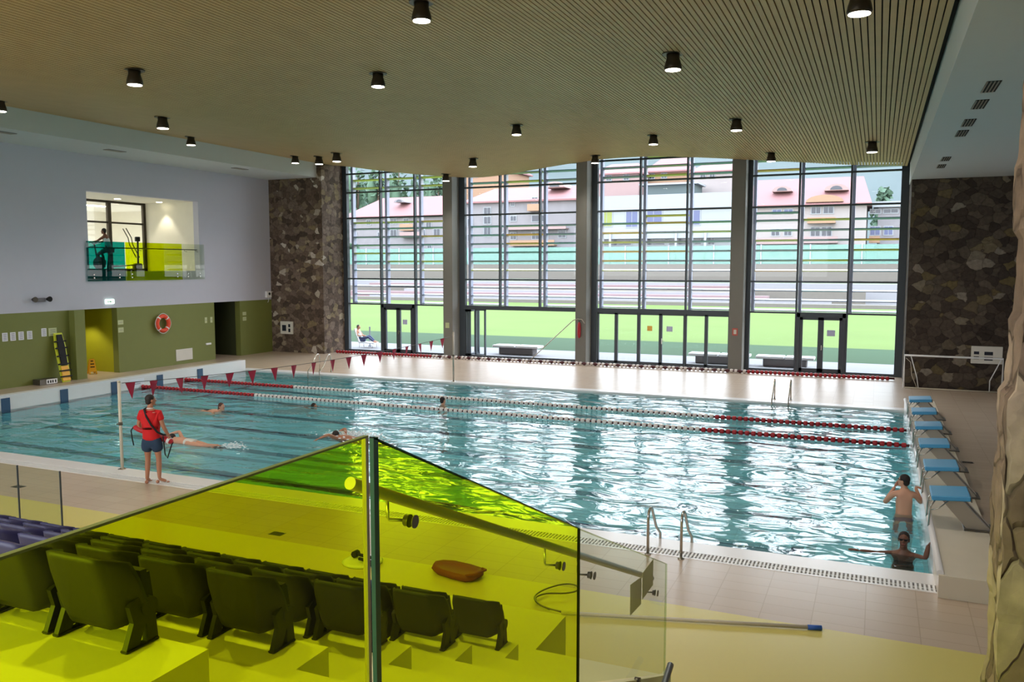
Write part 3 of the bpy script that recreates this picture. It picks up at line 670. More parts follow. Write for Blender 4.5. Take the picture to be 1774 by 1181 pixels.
# spine board
t = thing('spine_board', 'black and yellow spine board with straps leaning on the green wall', 'spine board', (XL + .42, 21.72, .0)); t.rotation_euler = (R(0), R(-11), 0)
q = MB(); q.prism([(-.15, 0), (.15, 0), (.2, .3), (.22, 1.4), (.16, 1.85), (-.16, 1.85), (-.22, 1.4), (-.2, .3)], 'x', 0, .05); q.build('board', 'lime_yellow', t, world=False)
q = MB(); q.prism([(-.12, .62), (.12, .62), (.14, 1.3), (.1, 1.78), (-.1, 1.78), (-.14, 1.3)], 'x', .05, .11); q.build('padding', 'black_fabric', t, world=False)
q = MB(); q.prism([(-.16, .05), (.16, .05), (.15, .6), (-.15, .6)], 'x', .05, .08); q.build('lower_cover', 'yellow_plastic', t, world=False)
for z in (.18, .4, .65, .95, 1.25, 1.5): q = MB(); q.box(.04, .12, -.23, .23, z, z + .05); q.build('strap', 'black_fabric', t, world=False)
# metal case on the floor
t = thing('metal_case', 'grey metal case with black and white markings below the notices', 'case', (XL + .25, 21.0, 0)); q = MB(); q.rbox(-.2, .2, -.35, .35, 0, .2, .01); q.build('body', 'steel_dark', t, world=False)
q = MB(); q.box(.2, .204, -.1, .34, .02, .19); q.build('label_panel', 'white_plastic', t, world=False)
q = MB()
for y in (-.06, .04, .13, .24): q.box(.204, .206, y, y + .05, .05, .15)
q.build('printed_marks', 'dark_gap', t, world=False)
# wet floor sign
t = thing('wet_floor_sign', 'yellow folding wet floor sign standing in the lime passage', 'sign', (-28.75, 23.75, 0), R(-25))
for s_ in (-1, 1):
    q = MB(); a = Matrix.Rotation(R(14) * s_, 4, 'Y'); H = .62
    q.prism([(-.15, -H), (-.1, -H), (-.09, -H + .1), (.09, -H + .1), (.1, -H), (.15, -H), (.1, 0), (-.1, 0)], 'x', -.01, .01, Matrix.Translation((0, 0, .61)) @ a); q.build('panel', 'yellow_plastic', t, world=False)
q = MB()
for z, w_ in ((.5, .05), (.38, .07), (.26, .08)): q.box(.015, .018, -w_, w_, z, z + .04, Matrix.Translation((0, 0, .61)) @ Matrix.Rotation(R(-14), 4, 'Y') @ Matrix.Translation((0, 0, -.61)))
q.build('printed_marks', 'dark_gap', t, world=False)
# twin floodlight, speakers
t = thing('twin_floodlight', 'twin grey emergency floodlight on the white wall at left', 'floodlight', (XL, 21.1, 3.08)); q = MB(); q.rbox(0, .1, -.2, .2, -.07, .07, .01); q.build('body', 'print_grey', t, world=False)
for y in (-.28, .3): q = MB(); q.lathe([(.05, -.08), (.1, .06), (.1, .08)], n=14, mtx=Matrix.Translation((.12, y, .02)) @ Matrix.Rotation(R(90), 4, 'Y')); q.build('lamp_head', 'dark_gap' if y > 0 else 'lamp_body', t, world=False)
t = thing('wall_speaker', 'small white speaker and camera bracket on the wall by the stone pillar', 'speaker', (XL, 33.6, 2.9)); q = MB(); q.rbox(0, .14, -.18, .18, -.16, .16, .02); q.build('body', 'white_plastic', t, world=False)
q = MB(); q.lathe([(.07, 0), (.07, .012)], n=14, mtx=Matrix.Translation((.14, 0, .03)) @ Matrix.Rotation(R(90), 4, 'Y')); q.build('speaker_cone', 'dark_gap', t, world=False)
q = MB(); q.tube([(.07, 0, -.16), (.07, 0, -.34), (0, .02, -.4)], .012); q.build('cable_tail', 'white_plastic', t, world=False)
# control boxes on stone
def ctl(name, lab, x0, x1, y, z0, z1, wins):
    t = thing(name, lab, 'control panel', (x0, y, z0)); q = MB(); q.rbox(x0, x1, y - .1, y, z0, z1, .01); q.build('body', 'board_white', t)
    for a, b_, c_, d in wins: q = MB(); q.box(x0 + a, x0 + b_, y - .105, y - .1, z0 + c_, z0 + d); q.build('display', 'house_window', t)
ctl('wall_control_box', 'white control box on the left stone pillar', -27.5, -26.75, 33.9, .92, 1.55, ((.12, .36, .15, .45), (.5, .62, .1, .28), (.5, .62, .34, .5)))
ctl('wall_control_box', 'white control box on the dark stone wall at right', 3.05, 4.0, 32.9, .95, 1.55, ((.08, .24, .15, .25), (.08, .24, .32, .42), (.4, .66, .12, .24), (.4, .66, .3, .42)))
# water polo goal
t = thing('water_polo_goal', 'white folded goal frame standing before the dark stone wall', 'goal', (1.0, 32.3, 0))
q = MB(); q.tube([(.95, 32.2, .05), (.95, 32.2, 1.2), (3.95, 32.2, 1.2), (3.95, 32.2, .05)], .035, 8); q.build('frame', 'white_plastic', t)
for x, s_ in ((1.15, 1), (3.9, -1)): q = MB(); q.tube([(x, 32.2, 1.18), (x + .28 * s_ * (.8 if s_ > 0 else 1), 32.5, .4), (x + .28 * s_, 32.5, .03)], .018, 6); q.build('brace', 'white_plastic', t)
q = MB(); q.tube([(1.0, 32.25, 1.1), (1.15, 32.3, .95), (1.2, 32.3, .5), (1.38, 32.35, .05)], .01, 6); q.tube([(1.0, 32.45, .03), (3.9, 32.45, .03)], .02, 6); q.build('net_edge', 'pale_pole', t)
# pier signs and the rescue gear on the second pier
def psign(lab, x0, x1, z0, z1, y, m, lm=None, cat='sign', name='pier_sign'):
    q = MB(); q.box(x0, x1, y - .012, y, z0, z1); o = q.build(name, m); tag(o, lab, cat)
    if lm: q = MB(); q.box(x0 + (x1 - x0) * .25, x1 - (x1 - x0) * .25, y - .014, y - .012, z0 + (z1 - z0) * .2, z1 - (z1 - z0) * .2); q.build('printed_mark', lm, o)
psign('small greenish sign on the first pier', -18.68, -18.48, 1.4, 1.65, 34.9, 'sign_pale_green')
psign('small red and white fire sign on the third pier', -5.4, -5.18, 1.48, 1.78, 34.9, 'print_red', 'board_white')
psign('orange paper stuck on the pane left of the glazed door middle', -9.15, -8.93, 1.5, 1.72, YG - .02, 'paper_orange', name='paper_sheet', cat='paper')
psign('lilac paper stuck on the pane right of the glazed door middle', -8.3, -8.04, 1.5, 1.72, YG - .02, 'paper_lilac', name='paper_sheet', cat='paper')
psign('pale grey paper stuck on the right leaf of the rightmost double door', -1.8, -1.5, 1.52, 1.76, YG - .07, 'paper_lilac', name='paper_sheet', cat='paper')
psign('faint pale paper on the right leaf of the leftmost double door', -21.45, -21.2, 1.45, 1.68, YG - .07, 'paper_lilac', name='paper_sheet', cat='paper')
t = thing('hanging_rescue_tube', 'red rescue tube hung on the second pier', 'rescue tube', (-11.98, 34.8, 1.15)); q = MB(); q.tube([(0, 0, 0), (0, 0, .06), (0, 0, .2), (0, 0, .5), (0, 0, .66), (0, 0, .72)], [.03, .09, .12, .12, .09, .02], 12, flat=.6); q.build('float_body', 'red_foam', t, world=False)
q = MB(); q.tube([(0, -.02, .7), (-.05, .02, .82), (0, .09, .86), (.05, .02, .82), (0, -.02, .7)], .01, 6); q.build('strap', 'black_fabric', t, world=False)
q = MB(); q.tube([(-14.2, 34.2, .02), (-12.25, 34.75, 1.93), (-12.05, 34.78, 2.0), (-11.85, 34.78, 1.98), (-11.72, 34.78, 1.8)], .02, 8)
single('rescue_crook_pole', q, 'steel_dull', 'thin rescue crook pole leaning against the second pier', 'pole')

# ------------------------------------------------------------------ things on the near deck
t = thing('skimmer_pole', 'long pale pole with a wire loop lying on the near deck', 'pole', (-3.4, 9.45, 0))
A_, B_ = Vector((-3.45, 9.42, .03)), Vector((-.62, 10.2, .03)); q = MB(); q.tube([A_, B_], .022, 10); q.build('shaft', 'pale_pole', t)
q = MB(); q.tube([B_, B_ + (B_ - A_).normalized() * .16], .03, 10); q.build('grip', 'blue_grip', t)
lpts = [(935, 1062, 9.38), ]; q = MB(); cpt = [(-3.45, 9.42), (-3.75, 9.48), (-3.92, 9.7), (-3.9, 10.0), (-3.75, 10.3), (-3.58, 10.34), (-3.5, 10.15), (-3.6, 9.98), (-3.82, 9.86), (-3.9, 9.7), (-3.8, 9.55), (-3.62, 9.46)]
q.tube(smooth([(x, y, .04 + .012 * math.sin(i)) for i, (x, y) in enumerate(cpt)]), .011, 6); q.build('wire_loop', 'steel_dark', t)
t = thing('kickboard_float', 'orange brown rescue float board lying on the near deck', 'float', (-5.27, 10.12, 0), R(-12)); q = MB()
out = [(-.42, 0), (-.36, .12), (-.2, .2), (.1, .22), (.33, .2), (.4, .1), (.4, -.1), (.33, -.2), (.1, -.22), (-.2, -.2), (-.36, -.12)]
n = len(out); vs = [(x * .9, y * .9, 0.01) for x, y in out] + [(x, y, .05) for x, y in out] + [(x * .93, y * .9, .11) for x, y in out] + [(x * .75, y * .65, .085) for x, y in out]
q.add(vs, [tuple(reversed(range(n)))] + [(k * n + i, k * n + (i + 1) % n, (k + 1) * n + (i + 1) % n, (k + 1) * n + i) for k in range(3) for i in range(n)] + [tuple(range(3 * n, 4 * n))], True); q.build('hull', 'brown_board', t, world=False)
q = MB(); q.tube([(.3, -.17, .1), (.42, -.12, .13), (.44, .1, .13), (.32, .18, .1)], .018, 8); q.build('handle', 'brown_board', t, world=False)
t = thing('training_bag', 'white disc with black dumbbells lying on the near deck', 'pool toy', (-6.75, 10.0, 0)); q = MB(); q.lathe([(.28, 0), (.3, .02), (.24, .035)], n=24); q.build('disc', 'white_plastic', t, world=False)
q = MB(); q.tube([(-.15, .05, .09), (.15, .0, .09)], .025, 8); q.tube([(-.15, .1, .09), (-.15, 0, .09)], .05, 8); q.tube([(.0, -.08, .08), (.3, -.14, .08)], .025, 8); q.tube([(.3, -.08, .08), (.3, -.2, .08)], .05, 8); q.build('dumbbell', 'black_fabric', t, world=False)
for x, y, lab in ((-8.75, 10.55, 'small floor drain in the middle of the painted deck'), (-15.3, 10.85, 'small floor drain on the deck at the left edge'), (1.95, 20.6, 'floor drain on the deck behind the starting blocks')):
    q = MB(); q.box(x - .12, x + .12, y - .08, y + .08, -.01, .004)
    for k in range(4): q.box(x - .1, x + .1, y - .06 + .035 * k, y - .05 + .035 * k, .004, .008)
    single('floor_drain', q, 'steel_dark', lab, 'drain')

# ------------------------------------------------------------------ stand (bleachers), seats, glass balustrades
XE = -2.80; XG = -1.5
RY = [2.56 + .88 * i for i in range(5)]; RZ = [2.60 - .37 * i for i in range(5)]
bl_ = MB(); x0 = -18.0; XA = XE + .12
bl_.box(x0, XA, YB, 2.75, 0, RZ[0])
for i in range(1, 5): bl_.box(x0, XA, RY[i] - .69, RY[i] + .19, 0, RZ[i])
bl_.box(x0, XA, RY[4] + .19, 7.45, 0, .9)
bl_.box(XA, XG - .03, YB, 2.31, 0, RZ[0])
for i in range(5):
    y_ = 1.87 + .88 * i
    if i: bl_.box(XA, XG - .03, y_, y_ + .6, 0, RZ[i])
    bl_.box(XA, XG - .03, y_ + .6 if i else 2.31, y_ + .88, 0, RZ[i] - .185)
bl_.box(XA, XG - .03, 6.27, 6.66, 0, .9)
struct('stand', bl_, 'bleacher_cream', 'cream stepped concrete stand under the seats', 'stand')
sg = MB(); sg.prism([(YB, 0), (6.68, 0), (6.68, .93), (6.62, .93), (2.28, 2.78), (YB, 2.78)], 'x', XG - .03, XG + .03); struct('trim_2', sg, 'bleacher_cream')

def make_seat():
    t = thing('stadium_seat', 'x', 'seat')
    # back shell: wide panel folding forward at both sides, seen from behind
    NX, NZ = 14, 10; vs = []; th = .02
    def shell(u, v):   # u -1..1 , v 0..1 (bottom..top)
        wd = .236 * (1 - .10 * max(0, v - .72) / .28) * (1 - .12 * max(0, .25 - v) / .25)
        x = u * wd; side = max(0, abs(u) - .68) / .32
        y = .12 * side ** 1.2 + .02 - .10 * v
        z = .085 + .36 * v - .06 * max(0, abs(u) - .55) ** 2 * (4 * v) + .03 * max(0, abs(u) - .6) * (1 - v) * 2
        return x, y, z
    for k in (0, 1):
        for j in range(NZ + 1):
            for i in range(NX + 1): x, y, z = shell(i / NX * 2 - 1, j / NZ); vs.append((x, y + k * th, z))
    W_ = NX + 1; N_ = W_ * (NZ + 1); fs = []
    for j in range(NZ):
        for i in range(NX): a = j * W_ + i; fs += [(a, a + 1, a + W_ + 1, a + W_), (N_ + a, N_ + a + W_, N_ + a + W_ + 1, N_ + a + 1)]
    bd = [i for i in range(W_)] + [j * W_ + NX for j in range(1, NZ + 1)] + [NZ * W_ + i for i in reversed(range(NX))] + [j * W_ for j in reversed(range(1, NZ))]
    fs += [(bd[i], bd[(i + 1) % len(bd)], N_ + bd[(i + 1) % len(bd)], N_ + bd[i]) for i in range(len(bd))]
    q = MB(); q.add(vs, fs, True); q.build('backrest', 'seat_purple', t, world=False)
    # folded seat pan in front of the back, rounded at the bottom
    q = MB(); pts = [(-.19, .33), (.19, .33), (.21, .2), (.17, .10), (.09, .055), (-.09, .055), (-.17, .10), (-.21, .2)]
    q.prism(pts, 'y', .13, .165); q.prism([(x * .9, .06 + (z - .06) * .9) for x, z in pts], 'y', .165, .20); q.build('seat_pan', 'seat_purple', t, world=False)
    for s_ in (-1, 1):
        q = MB(); X = s_ * .215
        q.prism([(.0, .0), (.07, .0), (.13, .12), (.17, .2), (.1, .24), (.03, .2), (.05, .12)], 'x', X - .014, X + .014)
        q.prism([(.12, .0), (.185, .0), (.17, .15), (.12, .13)], 'x', X - .014, X + .014); q.build('leg_bracket', 'seat_bracket', t, world=False)
        q = MB(); q.rbox(X - .022, X + .022, -.0, .185, 0, .012, .004); q.build('foot_plate', 'seat_bracket', t, world=False)
        q = MB(); q.lathe([(.045, -.02), (.045, .02)], n=14, mtx=Matrix.Translation((X, .14, .17)) @ Matrix.Rotation(R(90), 4, 'Y')); q.build('hinge', 'seat_bracket', t, world=False)
    return t
s0 = make_seat(); first = True
ROWN = ['nearest row', 'second row', 'third row', 'fourth row', 'lowest row']
ORD = ['first', 'second', 'third', 'fourth', 'fifth', 'sixth', 'seventh', 'eighth', 'ninth', 'tenth', 'eleventh', 'twelfth', 'thirteenth', 'fourteenth']
for i in range(5):
    ncount = [3, 5, 7, 10, 13][i]
    for k in range(ncount):
        o = s0 if first else copy_tree(s0); first = False
        o.location = (XE - .25 - .5 * k + (-.15, -.08, -.04, 0, .04)[i], RY[i], RZ[i])
        tag(o, 'folded purple stadium seat, %s from the aisle in the %s of the stand' % (ORD[k], ROWN[i]), 'seat', 'seats in the ' + ROWN[i])

# glass along the aisle: two yellow panels and a clear one, each on its own
def gpanel(name, lab, ys, ztop, zbot, m, edge, grp='glass panels along the aisle', ew=(.006, .006)):
    t = thing(name, lab, 'glass panel', (XG, ys[0], zbot[0]), group=grp)
    h = .008; y0, y1 = ys
    q = MB(); q.add([(XG, y0, zbot[0]), (XG, y1, zbot[1]), (XG, y1, ztop[1]), (XG, y0, ztop[0])], [(0, 1, 2, 3)]); q.build('pane', m, t)
    e = MB(); d = .012
    e.prism([(y0, ztop[0]), (y1, ztop[1]), (y1, ztop[1] + .006), (y0, ztop[0] + .006)], 'x', XG - h, XG + h); e.build('top_edge', edge[0], t)
    for yy, zz0, zz1, em in ((y0, zbot[0], ztop[0], edge[1]), (y1, zbot[1], ztop[1], edge[2])):
        if em: e = MB(); e.box(XG - h, XG + h, yy - ew[1] if yy == y1 else yy, yy if yy == y1 else yy + ew[0], zz0, zz1); e.build('side_edge', em, t)
    return t
gpanel('balustrade_glass', 'yellow glass balustrade panel at left with a level top edge', (-.3, 2.255), (3.75, 3.75), (2.79, 2.79), 'yellow_glass', ('edge_lime', None, 'steel_dull'), ew=(.006, .016))
gpanel('balustrade_glass', 'yellow glass balustrade panel whose top slopes down to the right', (2.285, 4.38), (3.74, 2.82), (2.79, 1.91), 'yellow_glass', ('green_edge', 'post_green', 'dark_gap'), ew=(.028, .006))
gpanel('balustrade_glass', 'clear greenish glass panel at the foot of the aisle', (4.40, 6.58), (2.81, 1.88), (1.90, .95), 'screen_glass', ('screen_glass', None, 'screen_glass'))
# sloping handrail behind the glass
rl = lambda y: 3.58 + (y - 2.29) * (1.745 - 3.58) / (6.57 - 2.29)
t = thing('aisle_handrail', 'round steel handrail sloping down behind the yellow glass', 'handrail', (XG - .09, 2.29, rl(2.29))); XH = XG - .09
q = MB(); q.tube([(XH, 2.29, rl(2.29)), (XH, 6.45, rl(6.45))], .022, 16); q.build('rail', 'steel_dull', t)
for y, z in ((2.54, 3.39), (4.10, 2.70), (4.64, 2.46), (6.25, 1.76)):
    q = MB(); yr = y - .02; q.tube([(XH, yr, rl(yr) - .015), (XH, yr, z + .01), (XH + .006, yr, z), (XG - .03, y, z)], .006, 8); q.build('bracket', 'steel', t)
    q = MB(); q.lathe([(.02, -.03), (.02, -.014), (.024, -.012), (.024, -.009)], n=16, mtx=Matrix.Translation((XG, y, z)) @ Matrix.Rotation(R(90), 4, 'Y')); q.lathe([(.024, .009), (.024, .014)], n=16, mtx=Matrix.Translation((XG, y, z)) @ Matrix.Rotation(R(90), 4, 'Y')); q.build('glass_clamp', 'steel_dark', t)
t = thing('beige_sheet', 'beige card in two pieces at the lower end of the handrail', 'sheet', (XH, 5.9, 1.9))  # two thin flat beige pieces by the rail's lower end
q = MB(); q.add([(XH + .04, 5.66, 2.03), (XH + .04, 5.97, 1.98), (XH + .04, 5.97, 1.77), (XH + .04, 5.66, 1.80), (XH + .043, 5.66, 2.03), (XH + .043, 5.97, 1.98), (XH + .043, 5.97, 1.77), (XH + .043, 5.66, 1.80)], [(0, 1, 2, 3), (7, 6, 5, 4), (0, 4, 5, 1), (1, 5, 6, 2), (2, 6, 7, 3), (3, 7, 4, 0)]); q.build('front_piece', 'sheet_beige', t)
q = MB(); q.box(XH + .04, XH + .043, 6.0, 6.33, 1.79, 2.0); q.build('rear_piece', 'sheet_beige', t)
# lower handrail on the near side of the clear glass
t = thing('lower_handrail', 'short steel handrail below the clear glass at the bottom edge', 'handrail', (-1.38, 6.3, 1.2)); q = MB(); q.tube([(-1.38, 6.25, 1.2), (-1.30, 4.6, .95)], .026, 14); q.build('rail', 'steel_dark', t)
q = MB(); q.tube([(-1.38, 6.0, 1.17), (-1.40, 5.9, 1.12), (-1.47, 5.6, 1.36)], .007, 8); q.build('bracket', 'steel', t)
q = MB(); q.lathe([(.024, -.02), (.024, .02)], n=14, mtx=Matrix.Translation((-1.47, 5.6, 1.36)) @ Matrix.Rotation(R(90), 4, 'Y')); q.build('glass_clamp', 'steel_dark', t)
# low clear screens along the front of the stand
fl_ = ['low clear glass screen in front of the seats, cut by the left edge', 'low clear glass screen in front of the seats, second from the left', 'low clear glass screen in front of the seats, nearest the yellow panel']
for k, (a, b_) in enumerate(((-13.2, -10.15), (-10.13, -9.36), (-9.34, -7.7))):
    if k == 2: continue
    t = thing('front_screen', fl_[k], 'glass panel', (a, 7.2, .9), group='low screens at the front of the stand')
    q = MB(); q.add([(a, 7.2, .9), (b_, 7.2, .9), (b_, 7.2, 1.73), (a, 7.2, 1.73)], [(0, 1, 2, 3)]); q.build('pane', 'screen_glass', t)
    q = MB(); q.box(b_ - .012, b_, 7.19, 7.21, .9, 1.73); q.build('side_edge', 'frame_dark', t)

# ------------------------------------------------------------------ balcony in the left wall
XB = -31.4
ba = MB(); ba.box(XB - 7, XL - T, 22.5, 30.5, 3.8, 4.08); struct('balcony_floor', ba, 'concrete', 'grey floor slab of the balcony room', 'floor')
bw = MB(); bw.box(XB, XL - T, 29.1, 29.4, 4.08, 7.25); bw.box(XB - 7, XB - 6.8, 15, 34, 4.08, 7.25); bw.box(XB - 7, XB, 33, 33.2, 4.08, 7.25); bw.box(XB - 7, XL - T, 17.8, 18, 4.08, 7.25); struct('wall_balcony', bw, 'gym_wall')
bc = MB(); bc.box(XB - 7, XL - T, 17.8, 34, 7.2, 7.3); struct('ceiling_balcony', bc, 'gym_wall')
t = thing('window_5', None, None, (XB, 24, 4.08), kind='structure'); q = MB()
ys = [20.5, 22.9, 25.1, 27.1, 29.05]
for y in ys: q.box(XB, XB + .12, y - .09, y + .09, 4.08, 7.2)
q.box(XB, XB + .1, 20.5, 29.1, 7.1, 7.2); q.box(XB, XB + .08, 20.5, 29.1, 6.2, 6.28); q.box(XB, XB + .12, 20.5, 29.1, 4.08, 4.2); q.build('frame', 'lamp_body', t)
for k in range(4): q = MB(); q.add([(XB + .04, ys[k], 4.1), (XB + .04, ys[k + 1], 4.1), (XB + .04, ys[k + 1], 7.15), (XB + .04, ys[k], 7.15)], [(0, 1, 2, 3)]); q.build('glass_pane', 'clear_glass', t)
for k, (x, y, lab) in enumerate(((-30.2, 24.6, 'recessed light in the balcony ceiling, leftmost'), (-30.2, 26.6, 'recessed light in the balcony ceiling, middle'), (-30.0, 28.7, 'recessed light in the balcony ceiling nearest the lit wall'))):
    q = MB(); q.lathe([(.13, 7.185), (.13, 7.2)], cx=x, cy=y, n=18); single('recessed_light', q, 'small_lamp_glow', lab, 'ceiling light', 'balcony ceiling lights')
    ld = bpy.data.lights.new('recessed_beam', 'SPOT'); ld.energy = (20, 20, 60)[k]; ld.color = (1, .93, .74); ld.spot_size = R(75); ld.spot_blend = .4; ld.shadow_soft_size = .08
    lo = bpy.data.objects.new('recessed_beam', ld); C.objects.link(lo); lo.location = (x, y, 7.15)
for y in (21.5, 25, 28.5): 
    q = MB(); q.box(XB - 3.3, XB - 2.9, y, y + 1.2, 7.17, 7.2); single('gym_ceiling_light', q, 'small_lamp_glow', 'bright strip light inside the gym room behind the balcony', 'ceiling light', 'gym room strip lights')
ld = bpy.data.lights.new('gym_light', 'AREA'); ld.energy = 190; ld.size = 4; ld.size_y = 9; ld.shape = 'RECTANGLE'; ld.color = (1, .98, .92); lo = bpy.data.objects.new('gym_light', ld); C.objects.link(lo); lo.location = (XB - 3.2, 25, 7.1)
bp_ = [('teal_glass', 23.15, 24.95, 'teal glass balcony panel on the white wall'), ('lime_glass', 24.97, 28.0, 'lime yellow glass balcony panel on the white wall'), ('screen_glass', 28.02, 29.32, 'clear glass balcony panel at the right end')]
for mm, a, b_, lab in bp_:
    t = thing('balcony_glass', lab, 'glass panel', (XL + .06, a, 3.72), group='balcony balustrade'); q = MB(); q.add([(XL + .06, a, 3.72), (XL + .06, b_, 3.72), (XL + .06, b_, 5.28), (XL + .06, a, 5.28)], [(0, 1, 2, 3)]); q.build('pane', mm, t)
    for y in (a + .3, b_ - .3):
        for z in (3.85, 3.98): q = MB(); q.lathe([(.028, 0), (.028, .03)], n=12, mtx=Matrix.Translation((XL + .045, y, z)) @ Matrix.Rotation(R(90), 4, 'Y')); q.build('glass_fixing', 'steel', t)
t = thing('balcony_rail', 'thin dark handrail behind the balcony glass', 'handrail', (XL + .0, 23.4, 5.05)); q = MB(); q.tube([(XL - .1, 23.35, 5.04), (XL - .1, 29.05, 5.04)], .022, 8); q.build('rail', 'steel_dark', t)
for y in (25.8, 28.3, 28.95): q = MB(); q.tube([(XL - .1, y, 5.04), (XL - .1, y, 4.98), (XL + .05, y, 4.94)], .01, 6); q.build('bracket', 'steel_dark', t)
# lamp inside the lime passage
ld = bpy.data.lights.new('passage_light', 'SPOT'); ld.energy = 90; ld.color = (1, .9, .6); ld.spot_size = R(100); ld.spot_blend = .5; ld.shadow_soft_size = .1
lo = bpy.data.objects.new('passage_light', ld); C.objects.link(lo); lo.location = (XL - 1.5, 23.7, 2.6)
# exercise machines
t = thing('exercise_bike', 'dark exercise bike behind the teal balcony glass', 'exercise bike', (-28.95, 24.75, 4.08), R(200))
q = MB(); q.tube([(-.5, 0, .05), (.5, 0, .05)], .035); q.tube([(-.48, -.25, .03), (-.48, .25, .03)], .03); q.tube([(.48, -.25, .03), (.48, .25, .03)], .03); q.tube([(-.1, 0, .1), (-.2, 0, .85)], .03); q.tube([(.25, 0, .1), (.42, 0, 1.15)], .03); q.build('frame', 'bike_teal', t, world=False)
q = MB(); q.lathe([(.26, -.04), (.26, .04)], n=24, mtx=Matrix.Translation((.22, 0, .35)) @ Matrix.Rotation(R(90), 4, 'X')); q.build('flywheel', 'bike_teal', t, world=False)
q = MB(); q.rbox(-.34, -.08, -.1, .1, .84, .92, .03); q.build('saddle', 'black_fabric', t, world=False)
q = MB(); q.tube([(.42, -.24, 1.2), (.42, 0, 1.12), (.42, .24, 1.2)], .018); q.build('handlebar', 'black_fabric', t, world=False)
t = thing('elliptical_trainer', 'dark elliptical trainer with bent arm behind the lime balcony glass', 'exercise machine', (-29.9, 26.5, 4.08), R(60))
q = MB(); q.tube([(-.8, 0, .06), (.7, 0, .06)], .05); q.tube([(.6, 0, .1), (.62, 0, 1.35)], .04); q.rbox(.4, .75, -.2, .2, 0, .35, .05); q.build('frame', 'lamp_body', t, world=False)
for s_ in (-1, 1):
    q = MB(); q.tube([(.6, s_ * .3, .6), (.35, s_ * .3, 1.15), (.3, s_ * .3, 1.45), (.1, s_ * .3, 1.85)], .02); q.build('arm_lever', 'lamp_body', t, world=False)
    q = MB(); q.rbox(-.6, -.2, s_ * .2 - .07, s_ * .2 + .07, .2, .26, .02); q.tube([(-.4, s_ * .2, .2), (.6, s_ * .2, .3)], .022); q.build('pedal', 'lamp_body', t, world=False)
q = MB(); q.rbox(.52, .7, -.12, .12, 1.3, 1.5, .02); q.build('console', 'black_fabric', t, world=False)

# ------------------------------------------------------------------ people
def add_hand(mb, w_, d, n, side, curl=.5, sc=1.0):
    """palm plus four unequal fingers and a thumb; d = pointing direction, n = palm normal, side = +1/-1 thumb side"""
    w_, d, n = Vector(w_), Vector(d).normalized(), Vector(n).normalized(); a = d.cross(n).normalized() * side; n = a.cross(d).normalized() * side
    mt = Matrix((( d.x, a.x, n.x, w_.x + d.x * .048 * sc), (d.y, a.y, n.y, w_.y + d.y * .048 * sc), (d.z, a.z, n.z, w_.z + d.z * .048 * sc), (0, 0, 0, 1)))
    mb.ball((0, 0, 0), (.058 * sc, .042 * sc, .019 * sc), 12, 8, mt)
    for k, (off, L) in enumerate(((.030, .070), (.010, .078), (-.011, .073), (-.030, .057))):
        p = w_ + d * .085 * sc + a * off * sc; pts = [p - d * .02 * sc, p]; dd = d.copy()
        for j in range(3):
            ang = curl * (.45 + .25 * j); dd = (dd * math.cos(ang) + n * math.sin(ang)).normalized(); p = p + dd * L * sc * (.42, .32, .26)[j]; pts.append(p)
        mb.tube(pts, [.009 * sc, .0095 * sc, .0088 * sc, .008 * sc, .006 * sc], 8)
    p = w_ + d * .025 * sc + a * .03 * sc; q = p + (d * .6 + a * .7 + n * .2).normalized() * .035 * sc; r_ = q + (d * .85 + a * .2 + n * .4).normalized() * .032 * sc
    mb.tube([p - a * .01, p, q, r_], [.012 * sc, .0125 * sc, .010 * sc, .007 * sc], 8)
def skin_mesh(pts, edges, root, sub=2):
    me = bpy.data.meshes.new('tmp'); keys = list(pts); me.from_pydata([pts[k][:3] for k in keys], [(keys.index(a), keys.index(b_)) for a, b_ in edges], [])
    o = bpy.data.objects.new('tmp', me); C.objects.link(o); sk = o.modifiers.new('s', 'SKIN'); sb_ = o.modifiers.new('b', 'SUBSURF'); sb_.levels = sub; sb_.render_levels = sub
    for i, k in enumerate(keys):
        r_ = pts[k][3:]; d = me.skin_vertices[0].data[i]; d.radius = (r_[0], r_[1] if len(r_) > 1 else r_[0]); d.use_root = (k == root)
    dg = bpy.context.evaluated_depsgraph_get(); ev = o.evaluated_get(dg); m2 = ev.to_mesh()
    mb = MB(); mb.add([tuple(v.co) for v in m2.vertices], [tuple(p.vertices) for p in m2.polygons], True)
    ev.to_mesh_clear(); bpy.data.objects.remove(o); bpy.data.meshes.remove(me); return mb
def chain(*k): return list(zip(k[:-1], k[1:]))
def rotz(p, a): c, s_ = math.cos(a), math.sin(a); return Vector((p[0] * c - p[1] * s_, p[0] * s_ + p[1] * c, p[2]))
